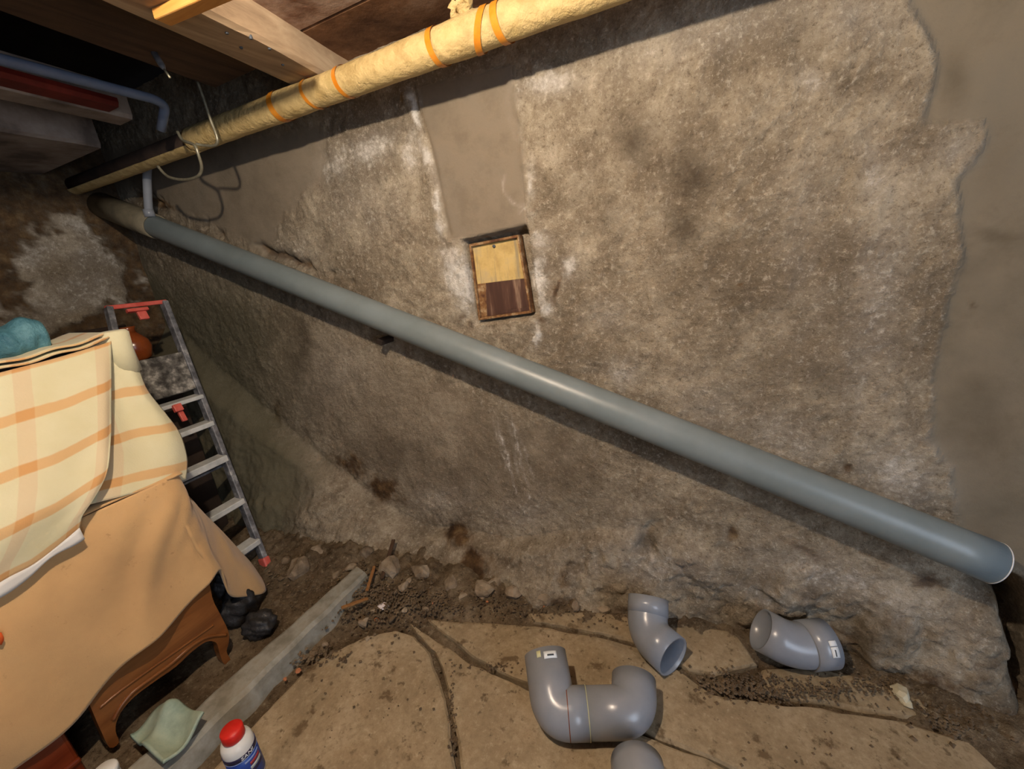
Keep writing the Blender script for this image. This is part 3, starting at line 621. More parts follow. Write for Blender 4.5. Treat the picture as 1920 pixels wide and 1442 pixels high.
# ------------------------------------------------------------------ blue-grey pipe under the left ceiling
bp = [onfloor((0, 111), 1.83) + (onfloor((0, 111), 1.83) - onfloor((290, 185), 1.83)) * 1.5, onfloor((0, 111), 1.83), onfloor((290, 186), 1.83)]
e_ = bp[-1]; bp = bp + [onwall((310, 198), e_[1] + 0.035), onwall((302, 244), e_[1] + 0.03)]
tag(link('supply_pipe', tube('supply_pipe', fillet(bp, 0.03), 0.014, 14), 'bluepipe'), 'thin blue-grey pipe under the ceiling bending down at its end', 'pipe')

# ------------------------------------------------------------------ wrapped pipe along the top of the wall
TY, TZ, TR = 1.09, 1.7645, 0.0405
tx0 = onwall((362, 262), TY)[0]; txe = onwall((112, 360), TY)[0]
n = 240; path = [np.array([tx0 + (1.2 - tx0) * i / (n - 1), TY, TZ]) for i in range(n)]
X_ = np.array([p[0] for p in path])
rad = TR * (1 + 0.05 * fbm(X_, X_ * 0, 9, 4, 121) + 0.10 * np.exp(-((X_ - onwall((872, 70), TY)[0]) / 0.05) ** 2))
wp = empty('wrapped_pipe', path[0])
tag(wp, 'cream cloth-wrapped pipe with amber tape bands running along the top of the wall', 'pipe')
def wfun(t, th):
    return 1 + 0.045 * float(fbm(t * 42, th * 1.1, 1.0, 3, 122)) + 0.03 * math.sin(th * 2 + t * 40) * float(fbm(t * 30, 0.0, 1.0, 2, 123))
link('wrap', tube('wrap', path, rad, 36, rfun=wfun), 'wrap', wp)
link('dark_core', tube('dark_core', [np.array([txe - 0.10, TY, TZ]), np.array([tx0 + 0.05, TY, TZ])], 0.0345, 28), 'bare', wp)  # dark brown core added for the dark upper half of the pipe
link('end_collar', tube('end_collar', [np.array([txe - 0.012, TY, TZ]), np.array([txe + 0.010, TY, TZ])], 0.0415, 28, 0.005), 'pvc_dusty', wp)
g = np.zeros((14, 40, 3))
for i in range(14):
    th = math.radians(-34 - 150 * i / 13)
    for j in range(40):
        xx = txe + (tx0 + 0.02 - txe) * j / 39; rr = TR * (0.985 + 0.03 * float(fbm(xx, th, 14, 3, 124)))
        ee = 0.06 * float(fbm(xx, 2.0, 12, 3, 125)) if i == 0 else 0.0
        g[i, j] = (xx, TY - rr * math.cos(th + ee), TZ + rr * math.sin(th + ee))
solid(link('lower_shell', sheet('lower_shell', g), 'wrap', wp), 0.003)
def tape(px, tilt, w, ph=0.0):
    x = onwall(px, TY)[0]; seg = 48; V = []
    for k in range(seg):
        th = 2 * math.pi * k / seg
        xc = x + tilt * math.cos(th + ph)
        for s in (-1, 1):
            xx = xc + s * w / 2; i = int(np.clip((xx - tx0) / (1.2 - tx0) * (n - 1), 0, n - 1))
            r = rad[i] * max(wfun(i / (n - 1), th), wfun(min(i + 1, n - 1) / (n - 1), th), 1.0) + 0.0022
            # frames(): a = T x Z, b = T x a   with T = +X
            V.append(np.array([xx, TY, TZ]) + r * (np.array([0, -1, 0]) * math.cos(th) + np.array([0, 0, -1]) * math.sin(th)))
    f = [(2 * k, 2 * k + 1, (2 * k + 3) % (2 * seg), (2 * k + 2) % (2 * seg)) for k in range(seg)]
    link('tape_band', pydata('tape_band', V, f), 'tape', wp)
for px, tl, w, ph in [((530, 200), -0.006, 0.024, 0.6), ((592, 178), -0.014, 0.013, 0.5), ((652, 160), -0.010, 0.015, 0.5), ((825, 98), -0.006, 0.017, 0.6), ((908, 70), 0.018, 0.018, 1.0), ((945, 58), -0.006, 0.018, 0.6)]:
    tape(px, tl, w, ph)
fl = onwall((868, 40), TY); g = np.zeros((7, 7, 3))
for i in range(7):
    for j in range(7):
        g[i, j] = np.array([fl[0] + (j - 3) * 0.010, TY - 0.004 * i + 0.012, TZ + TR * 0.92 + i * 0.006]) + 0.006 * np.array([math.sin(i * 2.1 + j), math.cos(j * 1.7 + i), math.sin(j * 2.3)])
solid(link('torn_flap', sheet('torn_flap', g), 'wrap', wp), 0.003)

# ------------------------------------------------------------------ wire hooks
HY = 0.98
def wp_(p, dy=0.0): return onwall(p, HY + dy)
hk = empty('hanging_hook', wp_((360, 120)))
tag(hk, 'bent galvanised wire hanger hooked under the wrapped pipe', 'hook')
link('rod', tube('rod', smoothpath([wp_((352, 96), 0.02), wp_((362, 130)), wp_((380, 180)), wp_((395, 225)), wp_((407, 258)), wp_((404, 272)), wp_((385, 273)), wp_((368, 270), -0.01)], 8), 0.0042, 10), 'metal', hk)
link('hook', tube('hook', smoothpath([wp_((333, 247), 0.01), wp_((343, 263)), wp_((364, 272), -0.012), wp_((372, 290), -0.012), wp_((378, 315)), wp_((370, 331)), wp_((345, 337)), wp_((315, 331)), wp_((296, 312))], 8), 0.0048, 10), 'metal', hk)
tb = empty('turnbuckle', onwall((296, 105), 0.8)); tag(tb, 'small metal turnbuckle hanging on wire under the dark ceiling', 'turnbuckle')
a_, b_, c_, d_ = [onwall(p, 0.8) for p in ((274, 72), (285, 93), (308, 130), (319, 146))]
link('upper_wire', tube('upper_wire', [a_, b_], 0.0028, 8), 'metal', tb)
link('barrel', tube('barrel', [b_, b_ * 0.8 + c_ * 0.2, b_ * 0.2 + c_ * 0.8, c_], [0.004, 0.008, 0.008, 0.004], 12), 'alu', tb)
link('lower_wire', tube('lower_wire', [c_, d_], 0.0028, 8), 'metal', tb)

# ------------------------------------------------------------------ grey drain pipe
DZ = lambda x: 1.4587 - 0.12 + (x + 1.9) * (0.5713 - 1.4587) / 2.5
DY = D - 0.090; DK = DY / (D - 0.075)
dp = lambda x: CAMP + (np.array([x, D - 0.075, DZ(x)]) + [0, 0, 0.0] - CAMP) * DK
xr = 0.598; xl_ = -2.52
dr_ = empty('drain_pipe', dp(xr)); tag(dr_, 'long sloping grey plastic drain pipe fixed across the wall', 'pipe')
DDIR = _n(dp(1) - dp(0))
link('pipe', tube('pipe', [dp(xl_ + (xr - xl_) * i / 40) for i in range(41)], 0.0494, 40, 0.004), 'pvc_pipe', dr_)
link('rim_highlight', tube('rim_highlight', [dp(xr - 0.0006), dp(xr + 0.0016)], 0.0500, 40, 0.0046), 'pvc_rim', dr_)  # pale ring paints the highlight on the pipe's end
link('coupling', tube('coupling', [dp(xl_ - 0.34), dp(xl_ - 0.05), dp(xl_ + 0.0), dp(xl_ + 0.09)], [0.060, 0.060, 0.058, 0.056], 36, 0.006), 'pvc_dusty', dr_)
s0 = onwall((279, 398), DY - 0.02); s1 = onwall((276, 322), DY - 0.005); s2 = onwall((282, 280), DY)
link('branch_pipe', tube('branch_pipe', smoothpath([s0, s0 * 0.5 + s1 * 0.5 + np.array([-0.004, 0, 0]), s1, s2], 6), 0.0165, 16), 'pvc', dr_)
link('branch_collar', tube('branch_collar', [s0 + [0, 0, -0.02], s0 + [0, 0, 0.012]], 0.0215, 16), 'pvc', dr_)
for px in [(722, 640)]:
    c = onwall(px, D - 0.03); link('clip_stub', obox('clip_stub', c + [0, 0.005, 0.004], (DDIR, [0, 1, 0], np.cross(DDIR, [0, 1, 0])), (0.014, 0.040, 0.010), 0.003), 'dark_board', dr_, False)

# ------------------------------------------------------------------ hatch in the wall
def hatch():
    ydoor = D + 0.022
    pt = lambda p, y: onwall(p, y)
    root = empty('wall_hatch', pt((950, 600), ydoor)); tag(root, 'small rusty-framed wall hatch, yellow above and dark brown below', 'hatch')
    tl, tr, br, bl = [pt(p, ydoor) for p in ((882, 458), (974, 440), (999, 586), (900, 600))]
    N = np.array([0, 1.0, 0])
    def quad(name, pts, mat, y_off, th, parent=root):
        P = [np.array([p[0], ydoor + y_off, p[2]]) for p in pts]; return link(name, prism(name, P, (0, th, 0), 0.0012), mat, parent, False)
    lerp = lambda a, b, t: a + (b - a) * t
    cx = (tl + tr + br + bl) / 4; ins = lambda p, k: cx + (p - cx) * k
    i4 = [ins(p, 0.935) for p in (tl, tr, br, bl)]
    for a, b, c, d in ((tl, tr, i4[1], i4[0]), (tr, br, i4[2], i4[1]), (br, bl, i4[3], i4[2]), (bl, tl, i4[0], i4[3])):
        quad('frame_bar', (a, b, c, d), 'frame_rust', -0.010, 0.03)
    t = NT('hatch_paint'); v = t.coord(); nz_ = t.noise(v, 16, 6, 0.65); st = t.n('ShaderNodeMapping'); t.l(v, st.inputs[0]); st.inputs['Scale'].default_value = (60, 60, 5)
    sk = t.noise(st.outputs[0], 1.0, 4, 0.6)
    c = t.ramp(nz_, [(0.3, rgb(170, 142, 84)), (0.55, rgb(200, 172, 110)), (0.75, rgb(178, 160, 122))]); c = t.mix(t.ramp(sk, [(0.48, (0, 0, 0, 1)), (0.66, (0.85, 0.85, 0.85, 1))]), c, rgb(142, 130, 104)); M['hatch_y'] = t.out(c, 0.6)
    t = NT('hatch_brown_paint'); v = t.coord(); st = t.n('ShaderNodeMapping'); t.l(v, st.inputs[0]); st.inputs['Scale'].default_value = (50, 50, 5); sk = t.noise(st.outputs[0], 1.0, 4, 0.6)
    M['hatch_b'] = t.out(t.ramp(sk, [(0.4, rgb(66, 40, 30)), (0.55, rgb(82, 54, 42)), (0.68, rgb(138, 112, 92))]), 0.6)
    A, B, C, E = i4
    mL = lerp(A, E, 0.52); mR = lerp(B, C, 0.55)
    quad('upper_leaf', (A, B, mR, mL), 'hatch_y', 0.002, 0.006)
    q = lerp(mL, mR, 0.18); q2 = lerp(E, C, 0.12)
    quad('lower_leaf', (mL, mR, C, E), 'hatch_b', 0.003, 0.006)
    quad('lower_rail', (lerp(E, C, 0.42) + [0, 0, 0.012], C + [0, 0, 0.012], C, lerp(E, C, 0.42)), 'hatch_b', -0.003, 0.006)
    quad('worn_strip', (mL, q, q2, E), 'frame_rust', 0.0015, 0.004)
    kn = lerp(A, B, 0.48) + np.array([0, 0, -0.012]); link('keyhole_knob', lathe('keyhole_knob', [(0.0045, 0), (0.0055, 0.004), (0.004, 0.008)], [kn[0], ydoor + 0.003, kn[2]], (0, -1, 0), 16), 'ink', root)
hatch()

# ------------------------------------------------------------------ loose grey elbows on the floor
ER = 0.0605
def fl(p, z): return onfloor(p, z)
def patch_on(path_pt, tdir, ndir, r, w_ax, w_ang, name, mat, parent, ax_off=0.0, ang_off=0.0):
    """small sticker bent round a straight tube"""
    t = _n(tdir); nrm = _n(np.asarray(ndir) - t * np.dot(ndir, t)); b = np.cross(t, nrm); ns = max(9, int(w_ang * 16)); g = np.zeros((3, ns, 3))
    for i in range(3):
        for j in range(ns):
            th = ang_off + (j / (ns - 1) - 0.5) * w_ang; g[i, j] = np.asarray(path_pt) + t * (ax_off + (i / 2 - 0.5) * w_ax) + (nrm * math.cos(th) + b * math.sin(th)) * r
    me = sheet(name, g); o = link(name, me, mat, parent); md = o.modifiers.new('t', 'SOLIDIFY'); md.thickness = 0.0006; return o
def elbow(name, pts, label, joints=(), r=ER, bend=0.06):
    root = empty(name, np.array([pts[len(pts) // 2][0], pts[len(pts) // 2][1], 0.014])); tag(root, label, 'pipe fitting', 'loose grey pipe fittings on the floor')
    P = fillet(pts, bend, 12); link('body', tube('body', P, r, 40, 0.005), 'pvc', root)
    for a, b, rr, m_ in joints: link('socket', tube('socket', [np.asarray(a), np.asarray(b)], rr, 40, rr - r + 0.004), m_, root)
    return root
# U of two right-angle elbows
uL = fl((1040, 1338), ER + 0.012); uR = fl((1188, 1334), ER + 0.012); tL = fl((1022, 1226), 0.125); tR = fl((1188, 1272), 0.085)
dL = _n(tL - uL); dR = _n(tR - uR); bs = _n(uR - uL)
root = empty('u_bend', (uL + uR) / 2 * [1, 1, 0] + [0, 0, 0.014]); tag(root, 'U-shaped pair of joined grey elbows with a white label, lying nearest the kerb', 'pipe fitting', 'loose grey pipe fittings on the floor')
jp = uL + bs * (np.linalg.norm(uR - uL) * 0.42 - 0.0)
elbA = fillet([tL, uL, jp], 0.085, 14); elbB = fillet([jp, uR, tR], 0.085, 14)
link('elbow', tube('elbow', elbA, ER, 40, 0.005), 'pvc', root); link('elbow', tube('elbow', elbB, ER - 0.0012, 40, 0.005), 'pvc', root)
link('joint_ring', tube('joint_ring', [jp - bs * 0.0008, jp + bs * 0.0008], ER + 0.0008, 40, 0.004), 'sticker_y', root)
link('socket_line', tube('socket_line', [jp - bs * 0.052, jp - bs * 0.050], ER + 0.0006, 40, 0.004), 'jug', root)
tc = CAMP - tL
lab = patch_on(tL - dL * 0.022, dL, tc, ER + 0.0008, 0.018, 0.62, 'label', 'sticker', root, 0, 0.24)
patch_on(tL - dL * 0.022, dL, tc, ER + 0.0018, 0.004, 0.30, 'print', 'ink', lab, -0.001, 0.24)
patch_on(tL - dL * 0.016, dL, tc, ER + 0.0008, 0.016, 0.20, 'label', 'sticker_y', root, 0, -0.30)
# elbow with open mouth towards the camera side
b = fl((1213, 1188), ER + 0.014); a = b + _n([-0.08, 0.76, 0.60]) * 0.098; c = b + _n([0.84, -0.54, 0.02]) * 0.098
elbow('pipe_elbow', [a, b, c], 'grey elbow with its dark open mouth facing the room, between the U-bend and wall', [(a - _n(b - a) * 0.004, a + _n(b - a) * 0.045, ER + 0.0018, 'pvc')])
# elbow under the end of the drain pipe
a = fl((1426, 1180), ER + 0.050); b = fl((1486, 1212), ER + 0.012); c = fl((1548, 1206), ER + 0.012)
r3 = elbow('pipe_elbow', [a, b, c], 'grey elbow with a white label near its end, below the drain pipe mouth', [(c - _n(c - b) * 0.062, c + _n(c - b) * 0.004, ER + 0.005, 'pvc')])
dd = _n(c - b); tcam = CAMP - c
patch_on(c - dd * 0.018, dd, tcam + np.array([0, 0, -0.5]), ER + 0.0058, 0.020, 0.42, 'label', 'sticker', r3, 0, 0.10)
patch_on(c - dd * 0.018, dd, tcam + np.array([0, 0, -0.5]), ER + 0.0058, 0.020, 0.20, 'label', 'sticker', r3, 0, -0.24)
patch_on(c - dd * 0.018, dd, tcam + np.array([0, 0, -0.5]), ER + 0.0068, 0.003, 0.25, 'print', 'ink', r3, 0.0, 0.12)
# elbow leaving the picture at the bottom
a = fl((1168, 1432), ER + 0.012) + np.array([0, 0.03, 0.0]); b = fl((1196, 1440), 0.10); c = fl((1225, 1560), ER + 0.012)
elbow('pipe_elbow', [fl((1194, 1432), ER + 0.013), fl((1200, 1474), 0.085), fl((1220, 1600), ER + 0.012)], 'grey elbow in front of the U-bend, cut off by the bottom edge')

# ------------------------------------------------------------------ aluminium ladder leaning on the left wall
FX = onfloor((500, 1062), 0.012)
lb = FX; lt = onleft((307, 566), -2.27)
wb = np.array([0.02, -0.34, 0.0]); wt = onleft((203, 577), -2.27) - lt
ladder = empty('step_ladder', lb); tag(ladder, 'paint-splashed aluminium ladder with red end caps leaning behind the blankets', 'ladder')
rail = lambda t: lb + (lt - lb) * t
lrail = lambda t: rail(t) + wb * (1 - t) + wt * t
back = _n(np.cross(wb, lt - lb))
if back[0] > 0: back = -back
link('rail', bar('rail', rail(0.0), rail(1.0), 0.022, 0.040, back, 0.004), 'alu', ladder, False)
link('rail', bar('rail', lrail(0.0), lrail(1.0), 0.022, 0.040, back, 0.004), 'alu', ladder, False)
link('top_bar', bar('top_bar', rail(1.0) + [0, 0.010, 0], lrail(1.0) - [0, 0.010, 0], 0.022, 0.018, (0, 0, 1), 0.004), 'red_plastic', ladder, False)
cl = rail(0.985) * 0.45 + lrail(0.985) * 0.55 - back * 0.01
link('clip', obox('clip', cl + [0, 0, -0.008], (_n(wt), back, np.cross(_n(wt), back)), (0.038, 0.010, 0.007), 0.002), 'red_plastic', ladder, False)
link('clip_tongue', obox('clip_tongue', cl + [0, 0.012, -0.030], (_n(wt), back, np.cross(_n(wt), back)), (0.017, 0.007, 0.022), 0.003), 'red_plastic', ladder, False)
def t_at(v):
    ts = np.linspace(0, 1, 400); vv = proj(np.array([rail(t) for t in ts]))[1]; return float(np.interp(-v, -vv, ts))
for v_, hgt in [(742, 0.018), (792, 0.022), (857, 0.030), (937, 0.026), (1012, 0.026)]:
    t_ = t_at(v_); link('step', bar('step', rail(t_) + _n(rail(t_) - lrail(t_)) * 0.0, lrail(t_), 0.060, hgt, (0, 0, 1), 0.004), 'alu_step', ladder, False)
    if v_ in (857, 1012): link('step_lip', bar('step_lip', rail(t_) - [0, 0, 0.032] + back * 0.02, lrail(t_) - [0, 0, 0.032] + back * 0.02, 0.016, 0.010, (0, 0, 1), 0.002), 'alu', ladder, False)
ta, tb_ = t_at(728), t_at(660)
pl = [rail(ta), lrail(ta), lrail(tb_), rail(tb_)]; pl = [p - back * 0.012 for p in pl]
link('platform', prism('platform', pl, back * 0.02, 0.003), 'ladder_plate', ladder, False)
rc = rail(t_at(752)) * 0.55 + lrail(t_at(752)) * 0.45 - back * 0.03
link('catch', obox('catch', rc, (_n(wt), back, np.cross(_n(wt), back)), (0.016, 0.010, 0.016), 0.003), 'red_plastic', ladder, False)
link('catch_tongue', obox('catch_tongue', rc + [0, 0.006, -0.038], (_n(wt), back, np.cross(_n(wt), back)), (0.010, 0.007, 0.026), 0.003), 'red_plastic', ladder, False)
for rr in (rail, lrail): link('foot', bar('foot', rr(-0.006), rr(0.034), 0.030, 0.048, back, 0.006), 'red_plastic', ladder, False)

# added dark sheet filling the darkness behind the ladder, and the jug
q = [onleft(p, -2.52) for p in ((212, 590), (318, 575), (420, 900), (300, 960))]
bz = np.array([-2.52, 0.98, 0.0])
tag(link('dark_backing', prism('dark_backing', [(-2.40, 0.66, 0.02), (-2.40, 0.93, 0.02), (-2.58, 0.98, 1.10), (-2.58, 0.76, 1.10)], (-0.02, 0, 0), 0.003), 'dark_board', None, False), 'added dark brown sheet standing in for the darkness behind the ladder', 'board')
jc = onleft((252, 652), -2.30)
jug = empty('pottery_jug', jc + [0, 0, -0.06]); tag(jug, 'glossy brown round pottery jug seen between ladder rail and plaid blanket', 'jug')
link('body', lathe('body', [(0.03, -0.06), (0.05, -0.045), (0.062, 0.0), (0.056, 0.03), (0.035, 0.055), (0.026, 0.066)], jc, (0, 0, 1)), 'jug', jug)
link('neck', lathe('neck', [(0.026, 0.064), (0.024, 0.08), (0.029, 0.092)], jc, (0, 0, 1)), 'jug', jug)
jz = jc[2] - 0.062
tag(link('storage_crate', prism('storage_crate', [(-2.36, 0.52, 0.05), (-2.22, 0.52, 0.05), (-2.22, jc[1] + 0.08, 0.05), (-2.36, jc[1] + 0.08, 0.05)], (0, 0, jz - 0.05), 0.004), 'dark_board', None, False), 'dark tall box behind the blankets carrying the brown jug', 'box')

# ------------------------------------------------------------------ covered furniture
XF = -1.46                      # front plane of the cabinets
fr = lambda p, dx=0.0: onleft(p, XF + dx)
# nightstand with scalloped apron and curved feet
cab = empty('small_cabinet', (XF, 0.4, 0.02)); tag(cab, 'polished brown wooden cabinet with scalloped apron and curved foot under the orange blanket', 'cabinet')
out = [fr(p) for p in ((388, 1060), (398, 1120), (412, 1150), (428, 1183), (429, 1205), (425, 1222), (433, 1240), (421, 1246), (412, 1226), (406, 1206), (388, 1203), (360, 1222), (330, 1250), (290, 1278), (255, 1304), (232, 1328), (219, 1352), (217, 1372), (223, 1392), (206, 1402), (190, 1372), (178, 1345), (160, 1300), (150, 1260))]
ymax = max(p[1] for p in out[:6]); ymin = min(p[1] for p in out)
apron = smoothpath(out, 3); apron = [np.array([XF, p[1], p[2]]) for p in apron]
link('apron', prism('apron', apron, (-0.03, 0, 0)), 'wood', cab, False)
# raised moulding along the apron
link('moulding', tube('moulding', smoothpath([fr(p, 0.001) for p in ((424, 1190), (402, 1192), (380, 1198), (352, 1217), (324, 1242), (286, 1270), (250, 1297), (228, 1322), (212, 1350))], 6), 0.0055, 10), 'wood', cab)
link('moulding', tube('moulding', smoothpath([fr(p, 0.0) for p in ((400, 1172), (360, 1200), (320, 1228), (280, 1256), (225, 1296), (186, 1328))], 6), 0.004, 8), 'wood', cab)
yc0, yc1 = fr((180, 1345))[1], fr((400, 1120))[1]
link('body', obox('body', (XF - 0.24, (yc0 + yc1) / 2, 0.42), ([1, 0, 0], [0, 1, 0], [0, 0, 1]), (0.225, (yc1 - yc0) / 2 - 0.006, 0.26), 0.006), 'wood', cab, False)
for y_ in (yc0 + 0.03, yc1 - 0.04):
    link('leg', tube('leg', smoothpath([(XF - 0.43, y_, 0.18), (XF - 0.425, y_, 0.1), (XF - 0.44, y_, 0.02)], 4), [0.03] * 4 + [0.024] * 4 + [0.018], 10), 'wood', cab)
# red-brown neighbour
cab2 = empty('red_cabinet', (XF, -0.1, 0.0)); tag(cab2, 'red-brown polished cabinet at the lower left corner beside the brown cabinet', 'cabinet')
yr1 = fr((165, 1400))[1] - 0.02
link('body', obox('body', (XF - 0.24, yr1 - 0.45, 0.36), ([1, 0, 0], [0, 1, 0], [0, 0, 1]), (0.24, 0.45, 0.33), 0.008), 'redwood', cab2, False)
zr = fr((140, 1428))[2]
link('plinth_moulding', bar('plinth_moulding', (XF + 0.004, yr1 - 0.9, zr), (XF + 0.004, yr1, zr), 0.012, 0.014, (0, 0, 1), 0.004), 'redwood', cab2, False)
for y_ in (yr1 - 0.03, yr1 - 0.85):
    link('leg', tube('leg', [(XF - 0.04, y_, 0.06), (XF - 0.04, y_, 0.005)], [0.03, 0.02], 12), 'redwood', cab2)
    link('leg', tube('leg', [(XF - 0.43, y_, 0.06), (XF - 0.43, y_, 0.005)], [0.03, 0.02], 12), 'redwood', cab2)
# tall case the plaid blanket hangs over
case_top = onleft((190, 645), XF - 0.13)[2]
case_y1 = onleft((235, 640), XF - 0.16)[1]
TOPZ = fr((340, 905))[2] + 0.0
cz0 = 0.70
tag(link('tall_case', obox('tall_case', (XF - 0.28, case_y1 - 0.42, (cz0 + case_top) / 2 + 0.0), ([1, 0, 0], [0, 1, 0], [0, 0, 1]), (0.12, 0.40, (case_top - cz0) / 2 - 0.012), 0.01), 'dark_board', None, False), 'dark upright case on the cabinets, hidden under the plaid blanket', 'case')

# orange blanket
def orange():
    root = empty('orange_blanket', (XF, 0.3, 0.70)); tag(root, 'peach-orange wool blanket draped over the cabinets down to a slanting hem', 'blanket')
    topz = 0.705; yc = fr((345, 905))[1]
    # rim: front edge from the far left, round the corner, along the right side
    n = 150; s = np.linspace(0, 1, n); top = []; hem = []
    hpx = [(-260, 1700), (33, 1442), (154, 1341), (234, 1238), (300, 1185), (350, 1142), (392, 1098), (412, 1068), (425, 1100), (440, 1116), (468, 1116), (493, 1110), (470, 1075), (430, 1010)]
    hx = [XF + 0.025, XF + 0.022, XF + 0.022, XF + 0.024, XF + 0.026, XF + 0.026, XF + 0.03, XF + 0.00, XF - 0.03, XF - 0.05, XF - 0.09, XF - 0.13, XF - 0.22, XF - 0.30]
    hem = smoothpath([onleft(p, x) for p, x in zip(hpx, hx)], 10)
    tpx = [(-0.75, 0.0), (-0.3, 0.0), (0.0, 0.0), (0.2, 0.0), (yc - 0.10, 0.0), (yc - 0.04, -0.004), (yc - 0.01, -0.02), (yc + 0.0, -0.05), (yc + 0.005, -0.10), (yc + 0.005, -0.2), (yc, -0.3)]
    top = smoothpath([np.array([XF + 0.012 + dx, y, topz + 0.004]) for y, dx in tpx], 10)
    # keep hem and rim in step: front part is 70% of the sheet
    def split(path, cond, a, b):
        P = np.array(path); k = next(i for i, p in enumerate(P) if cond(p)); return resample(P[:k + 1], a)[:-1], resample(P[k:], b)
    hF, hS = split(hem, lambda p: p[1] > fr((390, 1098))[1] - 0.005, 110, 60); tF, tS = split(top, lambda p: p[1] > yc - 0.07, 110, 60)
    Hm = np.r_[hF, hS]; Tp = np.r_[tF, tS]; m = 60; V = np.zeros((m, len(Hm), 3)); k = np.arange(len(Hm))
    for i in range(m):
        t = i / (m - 1); bul = math.sin(math.pi * t) ; w = t ** 1.2
        base = Tp * (1 - t) + Hm * t
        fold = (0.012 * np.sin(k * 0.17 + 0.6 * t) + 0.010 * np.sin(k * 0.083 + 1.5)) * w * smooth(0, 0.25, 1 - 0.0 * k) + 0.040 * fbm(k * 0.045 + t * 1.6, np.full(len(k), t * 0.7), 1.0, 3, 131) * bul
        base[:, 0] += fold * np.where(k < 112, 1.0, 0.5) + 0.012 * bul
        base[:, 1] += fold * np.where(k < 112, 0.0, 0.8)
        V[i] = base
    me = sheet('drape', V); solid(link('drape', me, 'orange_blanket', root), 0.006)
    g = np.zeros((10, 60, 3))
    for i in range(10):
        for j in range(60):
            g[i, j] = (XF + 0.012 - 0.34 * i / 9, -0.75 + (yc + 0.75) * j / 59, topz + 0.006 + 0.004 * math.sin(j * 0.4 + i))
    solid(link('top_layer', sheet('top_layer', g), 'orange_blanket', root), 0.006)
    r = onleft((-6, 1197), XF + 0.035); g = np.zeros((6, 8, 3))
    for i in range(6):
        for j in range(8): g[i, j] = onleft((-40 + j * 48 / 7 - 2 * abs(i - 2.5), 1186 + i * 4.6), XF + 0.050 + 0.002 * math.sin(i + j))
    o = solid(link('cloth_scrap', sheet('cloth_scrap', g), 'red_cloth'), 0.002)
    tag(o, 'tip of an orange-red cloth on the orange blanket at the left edge', 'cloth')
orange()

